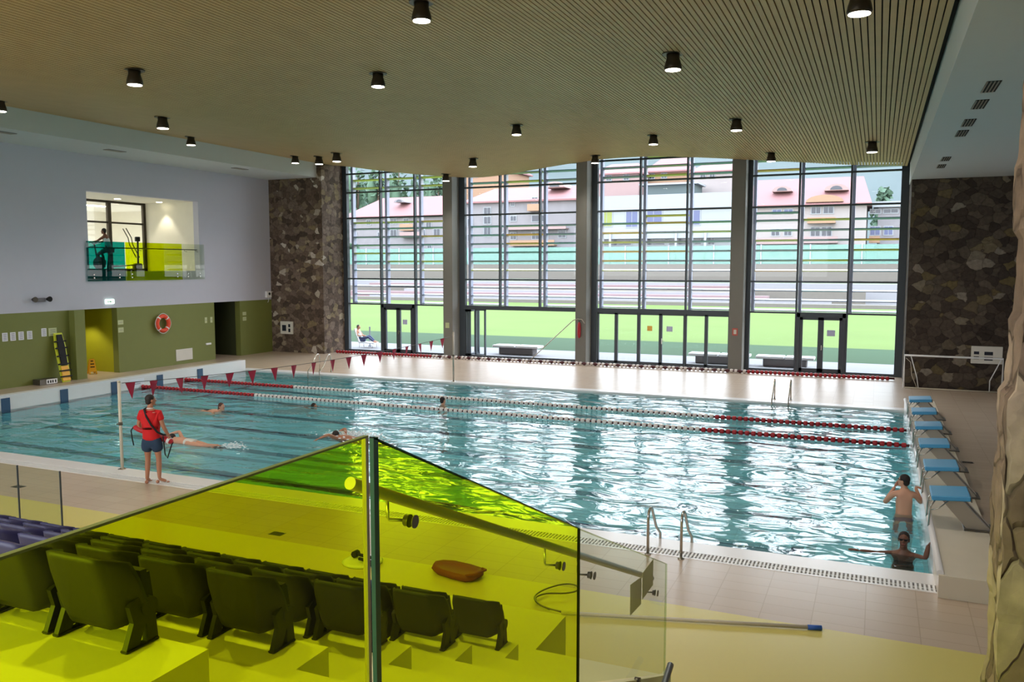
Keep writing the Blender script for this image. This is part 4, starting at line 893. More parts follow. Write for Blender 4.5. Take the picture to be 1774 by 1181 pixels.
def human(name, label, loc, rz, P_, sk, hair, group=None, headturn=0, hands=True, long_hair=False, sub=2, headtilt=0, bald=False):
    """P_: joint -> (x, y, z); builds one body mesh with head, face, hands and feet; hair, eyes as children"""
    J = {k: Vector(v) for k, v in P_.items() if isinstance(v, tuple)}; rad = dict(pelvis=(.15, .105), waist=(.135, .10), chest=(.155, .115), top=(.13, .095), neck0=(.06, .06), neck1=(.052, .055),
        shL=(.058,), shR=(.058,), elL=(.041,), elR=(.041,), wrL=(.027,), wrR=(.027,), faL=(.042,), faR=(.042,), hiL=(.088,), hiR=(.088,), thL=(.078,), thR=(.078,), knL=(.054,), knR=(.054,), caL=(.056,), caR=(.056,), anL=(.035,), anR=(.035,), ftL=(.038, .028), ftR=(.038, .028))
    for s_ in 'LR':
        J['fa' + s_] = J['el' + s_].lerp(J['wr' + s_], .3); J['th' + s_] = J['hi' + s_].lerp(J['kn' + s_], .45); J['ca' + s_] = J['kn' + s_].lerp(J['an' + s_], .35) 
        J.setdefault('ft' + s_, J['an' + s_] + Vector((0, .1, -.05)))
    pts = {k: tuple(J[k]) + rad[k] for k in rad}
    E_ = chain('pelvis', 'waist', 'chest', 'top', 'neck0', 'neck1') + chain('top', 'shL', 'elL', 'faL', 'wrL') + chain('top', 'shR', 'elR', 'faR', 'wrR') + chain('pelvis', 'hiL', 'thL', 'knL', 'caL', 'anL', 'ftL') + chain('pelvis', 'hiR', 'thR', 'knR', 'caR', 'anR', 'ftR')
    mb = skin_mesh(pts, E_, 'pelvis', sub)
    hc = J['head']; T_ = Matrix.Translation(hc) @ Matrix.Rotation(headturn, 4, 'Z') @ Matrix.Rotation(headtilt, 4, 'X')
    mb.ball((0, -.012, .03), (.074, .092, .088), 18, 12, T_); mb.ball((0, .018, -.03), (.056, .070, .082), 16, 10, T_)
    mb.tube([J['neck0'], J['neck1'], T_ @ Vector((0, -.01, -.03))], [.058, .052, .05], 12)
    mb.tube([T_ @ Vector((0, .078, .02)), T_ @ Vector((0, .098, -.008)), T_ @ Vector((0, .104, -.022)), T_ @ Vector((0, .082, -.03))], [.008, .011, .014, .008], 8)
    for s_ in (-1, 1): mb.ball((s_ * .074, -.012, .0), (.010, .020, .032), 10, 8, T_); mb.ball((s_ * .03, .076, .026), (.018, .012, .007), 8, 6, T_)
    mb.ball((0, .082, -.088), (.022, .014, .016), 8, 6, T_)
    if hands:
        for s_, sd in (('L', 1), ('R', -1)):
            d = (J['wr' + s_] - J['fa' + s_]).normalized(); d = Vector(P_.get('hd' + s_, d)); n_ = Vector(P_.get('hn' + s_, (1 if s_ == 'L' else -1, 0, 0)))
            add_hand(mb, J['wr' + s_], d, n_, sd * P_.get('ts' + s_, 1), P_.get('cu' + s_, .5))
    for s_ in 'LR':
        a, f = J['an' + s_], J['ft' + s_]; d = (f - a); d.z = 0
        if d.length > .03 and abs((f - a).z) < .12:
            d.normalize(); c = Vector((-d.y, d.x, 0)); mb.ball((0, 0, 0), (.035, .04, .035), 10, 8, Matrix.Translation(a - d * .035 + Vector((0, 0, -.05))))
            for k in range(5): p = f + d * .025 + c * (k - 2) * .017 * (1 if s_ == 'R' else -1) + Vector((0, 0, -.012)); mb.tube([p - d * .02, p + d * (.03 - .003 * k)], [.013 - .001 * k, .010 - .001 * k], 6)
    o = mb.build(name, sk); o.location = loc; o.rotation_euler = (0, 0, rz); tag(o, label, 'person', group)
    h = MB(); h.ball((0, -.022, .042), (.080, .092, .088), 18, 12, T_)
    h.v = [v if ((T_.inverted() @ Vector(v)).y < .055 or (T_.inverted() @ Vector(v)).z > .085) else tuple(T_ @ Vector((0, -.02, .05))) for v in h.v]
    h.ball((0, -.05, -.01), (.066, .058, .07), 14, 9, T_)
    if long_hair: h.ball((0, -.085, .02), (.035, .05, .04), 12, 8, T_); h.tube([T_ @ Vector((0, -.1, .0)), T_ @ Vector((0, -.12, -.08)), T_ @ Vector((0, -.09, -.16))], [.03, .03, .01], 8)
    h.build('hair', hair, o, world=False)
    e = MB()
    for s_ in (-1, 1): e.ball((s_ * .030, .078, .012), (.013, .008, .008), 8, 6, T_)
    e.build('eyes', 'eye_white', o, world=False)
    e = MB(); e.ball((0, .084, -.052), (.024, .008, .008), 8, 6, T_); e.build('mouth', 'lip', o, world=False)
    return o, J, T_
# --- lifeguard
LG = dict(pelvis=(0, 0, .95), waist=(0, -.005, 1.1), chest=(0, -.005, 1.28), top=(0, -.015, 1.42), neck0=(0, -.015, 1.5), neck1=(.0, -.005, 1.56), head=(.01, .005, 1.66),
    shL=(-.165, -.015, 1.42), elL=(-.27, .03, 1.16), wrL=(-.14, .22, 1.06), shR=(.165, -.015, 1.42), elR=(.25, -.03, 1.15), wrR=(.31, .08, .93),
    hiL=(-.09, 0, .88), knL=(-.10, .03, .49), anL=(-.115, -.01, .085), ftL=(-.125, .12, .03), hiR=(.09, 0, .88), knR=(.115, .03, .49), anR=(.13, -.01, .085), ftR=(.25, .04, .03),
    hdR=(.05, .3, -.5), hnR=(-1, .2, 0), cuR=1.0, hdL=(.9, .1, -.3), hnL=(0, -1, 0), cuL=.9)
lg, J, T_ = human('person', 'person in red t-shirt and navy shorts standing barefoot on the pool edge', (-13.1, 12.12, 0), R(24), LG, 'skin_tan', 'hair_dark', headturn=R(-42))
def cloth(name, pts, E_, root, m, par, lab=None):
    o = skin_mesh(pts, E_, root, 2).build(name, m, par, world=False)
    if lab: o['label'] = lab
    return o
shl, shr = J['shL'].lerp(J['elL'], .62), J['shR'].lerp(J['elR'], .62)
cloth('t_shirt', dict(hem=(0, 0, .84, .192, .15), pelvis=(0, 0, .96, .184, .142), waist=(0, -.005, 1.1, .178, .138), chest=(0, -.01, 1.27, .190, .142), top=(0, -.015, 1.425, .155, .108), neck=(0, -.015, 1.475, .075, .07), a=tuple(J['shL']) + (.078,), b=tuple(shl) + (.07,), c=tuple(J['shR']) + (.078,), d=tuple(shr) + (.07,)),
      chain('hem', 'pelvis', 'waist', 'chest', 'top', 'neck') + chain('top', 'a', 'b') + chain('top', 'c', 'd'), 'chest', 'red_fabric', lg)
cloth('shorts', dict(w=(0, 0, 1.0, .155, .115), p=(0, 0, .9, .165, .125), a=(-.095, .005, .78, .118, .125), b=(-.105, .015, .61, .122, .125), c=(.1, .005, .78, .118, .125), d=(.112, .015, .61, .122, .125)), chain('w', 'p', 'a', 'b') + chain('p', 'c', 'd'), 'p', 'navy_fabric', lg)
q = MB(); q.tube([(-.1, .05, 1.50), (-.085, -.095, 1.50), (-.02, -.155, 1.36), (.07, -.165, 1.2), (.175, -.13, 1.05), (.235, .0, .97), (.24, .12, .95)], .02, 8, flat=1.0); q.build('shoulder_strap', 'black_fabric', lg, world=False)
q = MB(); q.tube([(.062 * math.cos(a * .6283), -.013 + .066 * math.sin(a * .6283), 1.505 - .012 * math.sin(a * .6283)) for a in range(10)], .010, 6, closed=True); q.build('collar', 'white_plastic', lg, world=False)
t = thing('rescue_tube', 'red rescue tube with black straps held by the lifeguard', 'rescue tube', (0, 0, 0)); t.location = lg.location; t.rotation_euler = lg.rotation_euler
q = MB(); A_, B_ = Vector((-.44, .21, 1.10)), Vector((.38, .10, .80)); q.tube([A_, A_.lerp(B_, .04), A_.lerp(B_, .14), A_.lerp(B_, .5), A_.lerp(B_, .86), A_.lerp(B_, .96), B_], [.02, .065, .085, .085, .085, .065, .02], 14, flat=.75); q.build('float_body', 'red_foam', t, world=False)
q = MB(); q.tube([A_.lerp(B_, .87), A_.lerp(B_, .93)], .087, 14, flat=.78); q.build('white_marking', 'white_plastic', t, world=False)
q = MB(); q.tube([A_, (-.49, .2, 1.02), (-.47, .19, .86), (-.44, .18, .72)], .012, 8); q.build('strap', 'black_fabric', t, world=False)
q = MB(); q.tube([(.2, .06, .93), (.24, .0, .78), (.26, -.01, .58), (.30, .0, .50), (.33, .03, .62), (.36, .08, .76), B_], .013, 8); q.build('strap', 'black_fabric', t, world=False)

# --- swimmers
def flat(L, up=.0, armf=((.55, .1), (.55, -.1)), head=None, legs=.0):   # body stretched along local +Y (head forward), lying at the surface
    z = -.06 + up
    return dict(pelvis=(0, 0, z - .04), waist=(0, .16, z - .03), chest=(0, .34, z - .01), top=(0, .47, z), neck0=(0, .54, z + .02), neck1=(0, .59, z + .04), head=head or (0, .68, .06 + up),
        shL=(-.16, .47, z), elL=(-.26, .62, z - .1), wrL=(-.2, .85, z - .1), shR=(.16, .47, z), elR=(.26, .62, z - .1), wrR=(.2, .85, z - .1),
        hiL=(-.09, -.06, z - .05), knL=(-.12, -.45, z - .12 - legs), anL=(-.14, -.82, z - .1), ftL=(-.14, -.98, z - .08), hiR=(.09, -.06, z - .05), knR=(.12, -.45, z - .1), anR=(.14, -.82, z - .1 - legs), ftR=(.14, -.98, z - .08 - legs), hnL=(0, 0, -1), hnR=(0, 0, -1), cuL=.15, cuR=.15)
# head turned to the right of the picture; rz -80 deg: swims towards +X
o1, J1, _ = human('person', 'person swimming breaststroke to the right, brown hair, in the middle of the water at left', (-18.6, 19.25, 0), R(-90), flat(0, -.02, head=(0, .68, .10)), 'skin_light', 'hair_brown', long_hair=True)
cloth('swimsuit', dict(a=(0, -.02, -.12, .155, .11), b=(0, .16, -.11, .142, .108), c=(0, .36, -.09, .16, .12)), chain('a', 'b', 'c'), 'b', 'black_fabric', o1)
F2 = flat(0, .03, head=(0, .68, .0)); F2.update(elR=(.3, .72, .12), wrR=(.22, .98, .04), knL=(-.12, -.45, -.06), anL=(-.13, -.8, -.02), ftL=(-.14, -.96, .0))
o2, J2, _ = human('person', 'person in a pale swimsuit swimming face down to the left, just beyond the lifeguard', (-15.35, 15.45, .02), R(90), F2, 'skin_light', 'hair_dark')
cloth('swimsuit', dict(a=(0, -.1, -.065, .16, .112), b=(0, .06, -.055, .15, .11), c=(0, .2, -.05, .14, .105)), chain('a', 'b', 'c'), 'b', 'board_white', o2)
o3, J3, _ = human('person', 'person swimming low in the water with only a dark head showing', (-16.7, 21.2, -.12), R(-88), flat(0, -.02), 'skin_tan', 'hair_dark')
V = dict(pelvis=(0, 0, -.72), waist=(0, .0, -.56), chest=(0, 0, -.38), top=(0, -.01, -.2), neck0=(0, -.01, -.12), neck1=(0, 0, -.06), head=(0, 0, .05), shL=(-.165, 0, -.2), elL=(-.32, .12, -.3), wrL=(-.35, .32, -.2), shR=(.165, 0, -.2), elR=(.32, .12, -.3), wrR=(.35, .32, -.2),
    hiL=(-.09, 0, -.8), knL=(-.12, .12, -1.15), anL=(-.14, -.1, -1.5), hiR=(.09, 0, -.8), knR=(.12, .1, -1.18), anR=(.14, -.12, -1.5), hnL=(0, 0, -1), hnR=(0, 0, -1), cuL=.2, cuR=.2)
o4, J4, _ = human('person', 'person with black hair upright in the water between the two lane ropes', (-12.45, 23.05, .03), R(-20), V, 'skin_light', 'hair_dark')
F5 = flat(0, .02, head=(0, .68, .02)); F5.update(elL=(-.42, .62, .12), wrL=(-.5, .85, .02), elR=(.42, .62, .12), wrR=(.5, .85, .02))
o5, J5, _ = human('person', 'person swimming butterfly amid white splashes behind the top of the yellow glass', (-11.9, 17.55, -.02), R(95), F5, 'skin_tan', 'hair_dark')
# wading man by the nearest block, seen from behind
W1 = dict(pelvis=(0, 0, -.18), waist=(0, .0, -.02), chest=(0, .02, .18), top=(0, 0, .34), neck0=(0, 0, .42), neck1=(-.01, .015, .47), head=(-.02, .02, .56),
    shL=(-.175, .01, .33), elL=(-.30, .12, .12), wrL=(-.13, .16, .42), shR=(.175, 0, .33), elR=(.30, .14, .16), wrR=(.24, .36, .38), hiL=(-.09, 0, -.26), knL=(-.11, .08, -.68), anL=(-.12, 0, -1.05), hiR=(.09, 0, -.26), knR=(.11, .08, -.68), anR=(.12, 0, -1.05),
    hdL=(.35, -.1, .8), hnL=(.6, -.5, 0), cuL=.3, hdR=(.8, .6, -.1), hnR=(0, 0, -1), cuR=.6)
o6, J6, T6 = human('person', 'bare backed person standing waist deep beside the nearest starting block, hand to face', (.56, 16.0, -.03), R(8), W1, 'skin_light', 'hair_dark', headturn=R(55))
cloth('swim_shorts', dict(a=(0, 0, -.10, .162, .122), b=(0, 0, -.22, .175, .13), c=(-.1, .03, -.48, .115), d=(.1, .03, -.48, .115)), chain('a', 'b', 'c') + chain('b', 'd'), 'b', 'swim_blue', o6)
q = MB(); q.tube([T6 @ Vector((.083 * math.sin(a * math.pi / 10), -.01 + .098 * math.cos(a * math.pi / 10), .03)) for a in range(20)], .006, 6, closed=True); q.build('goggle_strap', 'black_fabric', o6, world=False)
# woman with goggles in the near corner, facing the camera
W2 = dict(pelvis=(0, 0, -.58), waist=(0, .0, -.42), chest=(0, .02, -.22), top=(0, 0, -.06), neck0=(0, 0, .03), neck1=(0, .01, .09), head=(0, .02, .19),
    shL=(-.165, 0, -.05), elL=(-.31, .1, -.02), wrL=(-.34, .1, .2), shR=(.165, 0, -.06), elR=(.38, .1, -.06), wrR=(.6, .18, -.03), hiL=(-.09, 0, -.66), knL=(-.11, .16, -1.05), anL=(-.12, 0, -1.4), hiR=(.09, 0, -.66), knR=(.11, .16, -1.05), anR=(.12, 0, -1.4),
    hdL=(-.6, .1, .55), hnL=(-.5, 0, -1), cuL=.7, hnR=(0, 0, -1), cuR=.2)
o7, J7, T7 = human('person', 'person in a black swimsuit and goggles holding the pool rail in the near right corner', (.50, 13.72, -.02), R(180 - 6), W2, 'skin_dark', 'hair_dark', headtilt=R(8))
cloth('swimsuit', dict(a=(0, 0, -.58, .158, .115), b=(0, 0, -.42, .145, .11), c=(0, .015, -.22, .165, .128)), chain('a', 'b', 'c'), 'b', 'black_fabric', o7)
for s_ in (-1, 1): q = MB(); q.ball((s_ * .032, .088, .012), (.024, .012, .017), 10, 6, T7); q.build('goggle_lens', 'dark_gap', o7, world=False)
q = MB()
q.tube([T7 @ Vector((.082 * math.sin(a * math.pi / 10), -.01 + .098 * math.cos(a * math.pi / 10), .018)) for a in range(20)], .006, 6, closed=True); q.build('goggle_strap', 'dark_gap', o7, world=False)
# splashes (uncountable drops)
def splash(x, y, L, W_, n, lab, seed):
    r_ = random.Random(seed); q = MB()
    for k in range(n):
        a = r_.gauss(0, .4); b_ = r_.gauss(0, .4); q.ball((x + a * L, y + b_ * W_, -.04 + abs(r_.gauss(0, .05)) * (1.2 - min(1, abs(a)))), (r_.uniform(.01, .05), r_.uniform(.01, .04), r_.uniform(.004, .014)), 6, 4)
    tag(q.build('water_splash', 'splash'), lab, 'splash', kind='stuff')
splash(-14.1, 15.5, .45, .2, 130, 'white foam kicked up by the swimmer beyond the lifeguard', 1)
splash(-12.1, 17.75, 1.1, .5, 420, 'white foam and drops around the butterfly swimmer', 2)
# person on the balcony bike
BK = dict(pelvis=(0, 0, .98), waist=(0, .04, 1.12), chest=(0, .1, 1.28), top=(0, .15, 1.42), neck0=(0, .16, 1.5), neck1=(0, .18, 1.55), head=(0, .21, 1.64), shL=(-.17, .15, 1.4), elL=(-.24, .36, 1.24), wrL=(-.2, .58, 1.2), shR=(.17, .15, 1.4), elR=(.24, .36, 1.24), wrR=(.2, .58, 1.2),
    hiL=(-.09, .02, .92), knL=(-.12, .42, .72), anL=(-.12, .34, .3), hiR=(.09, .02, .92), knR=(.12, .42, .86), anR=(.12, .3, .5), hdL=(0, 1, 0), hdR=(0, 1, 0), hnL=(0, 0, -1), hnR=(0, 0, -1), cuL=.9, cuR=.9)
o8, J8, _ = human('person', 'person in a pale top pedalling the bike behind the teal balcony glass', (-28.95 + .2, 24.75 + .07, 4.08), R(110), BK, 'skin_dark', 'hair_dark')
cloth('top', dict(a=(0, 0, .98, .16, .12), b=(0, .04, 1.12, .15, .118), c=(0, .1, 1.28, .17, .13), d=(0, .15, 1.42, .145, .1)), chain('a', 'b', 'c', 'd'), 'b', 'shirt_pale', o8)
cloth('leggings', dict(p=(0, 0, .95, .162, .12), a=(-.09, .02, .9, .1), b=(-.12, .42, .72, .066), c=(-.12, .36, .4, .05), d=(.09, .02, .9, .1), e=(.12, .42, .86, .066), f=(.12, .32, .56, .05)), chain('p', 'a', 'b', 'c') + chain('p', 'd', 'e', 'f'), 'p', 'bike_teal', o8)
# person resting outside
LO = dict(pelvis=(0, 0, .42), waist=(0, -.08, .56), chest=(0, -.16, .72), top=(0, -.2, .86), neck0=(0, -.2, .94), neck1=(0, -.19, .98), head=(0, -.17, 1.07), shL=(-.17, -.2, .85), elL=(-.24, -.05, .62), wrL=(-.1, .16, .58), shR=(.17, -.2, .85), elR=(.26, -.1, .62), wrR=(.12, .12, .62),
    hiL=(-.09, .03, .42), knL=(-.11, .4, .6), anL=(-.12, .72, .3), ftL=(-.12, .84, .3), hiR=(.09, .03, .42), knR=(.11, .42, .56), anR=(.12, .78, .28), ftR=(.12, .9, .28))
o9, J9, _ = human('person', 'person in pale shirt and jeans resting on a chair outside the leftmost window', (-25.2, 37.6, .0), R(-80), LO, 'skin_tan', 'hair_dark')
cloth('shirt', dict(a=(0, 0, .42, .165, .12), b=(0, -.08, .56, .155, .12), c=(0, -.16, .72, .175, .13), d=(0, -.2, .86, .15, .105)), chain('a', 'b', 'c', 'd'), 'b', 'shirt_pale', o9)
cloth('jeans', dict(p=(0, 0, .43, .168, .122), a=(-.09, .05, .43, .1), b=(-.11, .4, .6, .072), c=(-.12, .68, .34, .055), d=(.09, .05, .43, .1), e=(.11, .42, .56, .072), f=(.12, .74, .32, .055)), chain('p', 'a', 'b', 'c') + chain('p', 'd', 'e', 'f'), 'p', 'jeans', o9)

# ------------------------------------------------------------------ outside
q = MB(); q.box(-60, 40, 36.2, 40.2, -.3, -.01); struct('terrace_paving', q, 'paving_grey', 'pale paving outside the windows', 'paving')
q = MB(); q.box(-90, 60, 40.2, 47.5, -.3, -.02); tag(q.build('turf_strip', 'turf_dark'), 'darker green turf strip beside the paving', 'grass', kind='stuff')
q = MB(); q.add([(-160, 47.5, -.02), (100, 47.5, -.02), (100, 93, -.05), (-160, 93, -.05)], [(0, 1, 2, 3)]); tag(q.build('football_field', 'grass'), 'bright green mown sports field outside the windows', 'grass', kind='stuff')
def bench(a, b_, lab, y=37.5):
    x0 = at(a, 600, y).x; x1 = at(b_, 600, y).x; t = thing('concrete_bench', lab, 'bench', ((x0 + x1) / 2, y, 0), group='concrete benches outside'); m = .3
    q = MB(); q.rbox(x0 + m, x1 - m, y - .25, y + .35, 0, .34, .03); q.build('base', 'concrete_dark', t)
    q = MB(); q.rbox(x0, (x0 + x1) / 2 - .03, y - .35, y + .45, .34, .45, .02); q.build('seat_slab', 'concrete', t)
    q = MB(); q.rbox((x0 + x1) / 2 + .03, x1, y - .35, y + .45, .34, .45, .02); q.build('seat_slab', 'concrete', t)
bench(858, 936, 'concrete bench outside the open sliding door'); bench(1195, 1300, 'concrete bench outside the six low panes, half behind the pier'); bench(1311, 1412, 'concrete bench outside left of the rightmost double door')
t = thing('lounge_chair', 'white lounge chair outside under the resting person', 'chair', (-25.1, 37.6, 0), R(-80)); q = MB(); q.prism([(-.35, 1.0), (-.1, .3), (.75, .26), (.75, .22), (-.14, .25), (-.4, .98)], 'x', -.3, .3); q.build('seat', 'white_plastic', t, world=False)
for sx_ in (-.28, .28):
    for y in (-.1, .65): q = MB(); q.tube([(sx_, y, 0), (sx_, y, .27)], .02); q.build('leg', 'white_plastic', t, world=False)
q = MB(); q.lathe([(.09, 0), (.09, .03), (.035, .05), (.035, 1.0), (.045, 1.02), (.04, 1.06)], cx=at(641, 600, 38.2).x, cy=38.2, n=12); single('bollard', q, 'print_grey', 'slim grey bollard outside beside the resting person', 'bollard')
q = MB(); q.box(-300, 200, -200, -5.4, -.6, -.35); q.box(-300, -36, -5.4, 36, -.6, -.35); q.box(6.5, 200, -5.4, 36, -.6, -.35); q.box(-300, 200, 36.3, 320, -.6, -.35); tag(q.build('ground', 'slope_grey'), 'grey ground around the building', 'ground', kind='structure')
# stepped stand of the sports field
for k in range(7):
    y0 = 93.2 + k * 2; cols = ['terrace_tan', 'terrace_white', 'terrace_pink', 'terrace_white', 'terrace_tan', 'terrace_pink', 'terrace_white']
    q = MB(); x0_ = at([560, 640, 600, 700, 560, 640, 600][k], 500, y0).x; x1_ = at([1620, 1440, 1330, 1300, 1500, 1260, 1620][k], 500, y0).x; q.box(x0_, x1_, y0, y0 + 2, -.3, .32 * (k + 1)); single('terrace_step', q, cols[k], ['lowest tan step of the sports field stand', 'second white step of the sports field stand', 'pink third step of the sports field stand', 'white middle step of the sports field stand', 'tan fifth step of the sports field stand', 'pink step near the top of the sports field stand', 'topmost white step of the sports field stand'][k], 'terrace', 'steps of the field stand')
bm = bmesh.new(); NXg, NYg = 60, 26; gv = []
def hz_(x, y):
    if y < 112: h = 1.9 + (y - 106.5) * .12
    elif y < 150: h = 4.5 + (y - 112) * .04
    else: h = 6 + (y - 150) * .36 * (1 + .25 * math.sin(x * .03) + .2 * noise.noise(Vector((x * .02, y * .02, 0)))) 
    return h + .25 * noise.noise(Vector((x * .15, y * .15, 3)))
for part_, (ya, yb), nm, mm, lab in ((0, (107.4, 111.1), 'grassy_slope', 'slope_grey', 'grey green slope between the field stand and the mesh fence'), (1, (113, 300), 'hillside', 'hill_green', 'hazy green hillside rising behind the houses')):
    bm = bmesh.new(); gv = []
    for i in range(NXg + 1):
        gv.append([bm.verts.new((-260 + 400 * i / NXg, ya + (yb - ya) * j / NYg, hz_(-260 + 400 * i / NXg, ya + (yb - ya) * j / NYg))) for j in range(NYg + 1)])
    for i in range(NXg):
        for j in range(NYg): bm.faces.new((gv[i][j], gv[i + 1][j], gv[i + 1][j + 1], gv[i][j + 1]))
    me = bpy.data.meshes.new(nm); bm.to_mesh(me); bm.free(); me.materials.append(M[mm]); me.polygons.foreach_set('use_smooth', [True] * len(me.polygons)); o = bpy.data.objects.new(nm, me); C.objects.link(o); tag(o, lab, 'hillside', kind='stuff')
# green mesh fence
M['green_mesh'].node_tree.nodes['Principled BSDF'].inputs['Alpha'].default_value = .55
t = thing('mesh_fence', 'pale green mesh fence below the houses beyond the field', 'fence', (-60, 112, 4.5)); q = MB(); q.box(-130, 30, 112, 112.05, 4.5, 7.0); q.build('netting', 'green_mesh', t)
for k in range(27): q = MB(); q.box(-128 + 6 * k, -127.88 + 6 * k, 111.9, 112, 4.3, 7.1); q.build('fence_post', 'post_lilac', t)
q = MB(); q.box(-130, 30, 111.3, 111.7, 0, 4.6); struct('wall_retaining', q, 'terrace_tan', 'long grey retaining wall under the mesh fence', 'wall')

def X(px, Y): return at(px, 400, Y).x
def Zp(py, px, Y): return at(px, py, Y).z
def house(name, lab, px0, px1, Y, depth, py_e, py_r, wallm, roofm, wins, bands=(), dorm=(), overhang=.6, flatroof=False, base=3.5, cat='house', group='houses beyond the sports field', hip=.18):
    pc_ = (px0 + px1) / 2; x0, x1 = X(px0, Y), X(px1, Y); ze, zr = Zp(py_e, pc_, Y), Zp(py_r, pc_, Y)
    t = thing(name, lab, cat, ((x0 + x1) / 2, Y, base), group=group)
    q = MB(); q.box(x0, x1, Y, Y + depth, base, ze); q.build('walls', wallm, t)
    q = MB(); oh = overhang
    if flatroof: q.box(x0 - oh, x1 + oh, Y - oh, Y + depth, ze, zr)
    else:
        dx = (x1 - x0) * hip; ym = Y + depth * .5
        q.add([(x0 - oh, Y - oh, ze), (x1 + oh, Y - oh, ze), (x1 + oh, Y + depth + oh, ze), (x0 - oh, Y + depth + oh, ze), (x0 + dx, ym, zr), (x1 - dx, ym, zr), (x0 - oh, Y - oh, ze - .25), (x1 + oh, Y - oh, ze - .25), (x1 + oh, Y + depth + oh, ze - .25), (x0 - oh, Y + depth + oh, ze - .25)],
              [(0, 1, 5, 4), (1, 2, 5), (2, 3, 4, 5), (3, 0, 4), (0, 6, 7, 1), (1, 7, 8, 2), (2, 8, 9, 3), (3, 9, 6, 0), (6, 9, 8, 7)])
    q.build('roof', roofm, t)
    for wv in wins:
        a, b_, c, d = wv[:4]; mm = wv[4] if len(wv) > 4 else 'house_window'; xa, xb = X(a, Y), X(b_, Y); za, zb = Zp(d, pc_, Y), Zp(c, pc_, Y)
        q = MB(); q.box(xa - .12, xb + .12, Y - .08, Y, za - .12, zb + .12); f = q.build('window_frame', 'modern_white', t)
        q = MB(); q.box(xa, (xa + xb) / 2 - .04, Y - .1, Y - .08, za, zb); q.box((xa + xb) / 2 + .04, xb, Y - .1, Y - .08, za, zb); q.build('pane', mm, f)
    for a, b_, c, d, mm in bands:
        q = MB(); q.box(X(a, Y - 1), X(b_, Y - 1), Y - 1.2, Y - 1.1, Zp(d, pc_, Y - 1), Zp(c, pc_, Y - 1)); q.box(X(a, Y - 1), X(b_, Y - 1), Y - 1.2, Y, Zp(d, pc_, Y - 1) - .15, Zp(d, pc_, Y - 1)); q.build('balcony', mm, t)
    for a, c, rr, mm in dorm:
        xa = X(a, Y + 1); za = Zp(c, a, Y + 1); q = MB(); arch = rr > 2; vf = .4 if arch else .55; ya = -.6 if arch else 1.5; q.prism([(xa + rr * math.cos(R(k * 15)), za + rr * vf * math.sin(R(k * 15))) for k in range(13)], 'y', Y + ya, Y + 6); q.build('dormer', mm, t)
        if arch: continue
        q = MB(); q.prism([(xa + rr * .5 * math.cos(R(k * 20)), za + .1 + rr * .33 * math.sin(R(k * 20))) for k in range(10)], 'y', Y + 1.45, Y + 1.5); q.build('dormer_window', 'house_window', t)
    return t
house('house', 'stone coloured house with a pink red roof beyond the leftmost bay', 600, 778, 118, 12, 374, 336, 'house_stone', 'roof_red',
      [(608, 614, 380, 388), (636, 642, 380, 388), (677, 687, 379, 387), (700, 708, 379, 387), (739, 747, 385, 396), (677, 687, 398, 411), (611, 618, 402, 412), (655, 660, 402, 412), (728, 736, 399, 411), (752, 762, 398, 412), (741, 747, 424, 430)], [(693, 716, 388, 398, 'house_orange'), (693, 728, 402, 410, 'house_pink')], [(689, 350, 1.0, 'house_stone')])
house('house', 'cream house with orange balconies beyond the open sliding door', 808, 1000, 118, 12, 347, 318, 'house_stone', 'roof_red',
      [(811, 819, 377, 390), (811, 819, 405, 416), (839, 850, 358, 370), (839, 850, 374, 386), (839, 850, 391, 408), (922, 931, 343, 353), (944, 948, 343, 353), (885, 894, 374, 382), (922, 946, 374, 384), (871, 879, 403, 414), (885, 894, 403, 414), (922, 934, 403, 414), (944, 949, 403, 414), (968, 980, 398, 412), (873, 878, 348, 356), (886, 891, 348, 356)],
      [(914, 936, 354, 364, 'house_orange'), (873, 981, 390, 396, 'house_pink'), (884, 961, 416, 424, 'house_orange')], [(958, 324, 1.6, 'house_pink')], hip=.12)
t = house('modern_building', 'white modern flat roofed building with a canopy beyond the third bay', 1010, 1268, 116, 14, 362, 337, 'modern_white', 'modern_white',
      [(1042, 1060, 364, 390, 'green_wall'), (1085, 1104, 364, 392, 'house_blue_window'), (1118, 1146, 364, 384, 'house_blue_window'), (1190, 1212, 366, 390, 'house_blue_window'), (1047, 1094, 413, 424), (1110, 1152, 413, 424), (1160, 1190, 413, 424), (1192, 1215, 413, 424), (1228, 1238, 413, 424)],
      [(1035, 1285, 402, 411, 'modern_white')], overhang=.3, flatroof=True, cat='building', group=None)
for px in (1057, 1117, 1171, 1222): q = MB(); q.lathe([(.16, 4.5), (.16, 9.2)], cx=X(px, 114.6), cy=114.6, n=10); q.build('canopy_post', 'modern_white', t)
house('house', 'big pale house with two eyebrow dormers and an orange arch beyond the rightmost bay', 1290, 1500, 117, 14, 354, 300, 'house_cream', 'roof_red',
      [(1338, 1352, 362, 368, 'house_blue_window'), (1358, 1372, 362, 368, 'house_blue_window'), (1337, 1350, 396, 407), (1359, 1371, 396, 407), (1405, 1420, 359, 370), (1426, 1442, 359, 370), (1405, 1420, 394, 409), (1424, 1440, 394, 409), (1335, 1350, 430, 442), (1358, 1371, 428, 442)],
      [(1398, 1447, 377, 385, 'house_orange'), (1392, 1452, 410, 419, 'house_pink'), (1296, 1385, 412, 420, 'house_pink')], [(1352, 331, 1.3, 'house_pink'), (1446, 329, 1.5, 'house_pink'), (1428, 351, 2.3, 'house_orange')], hip=.04)
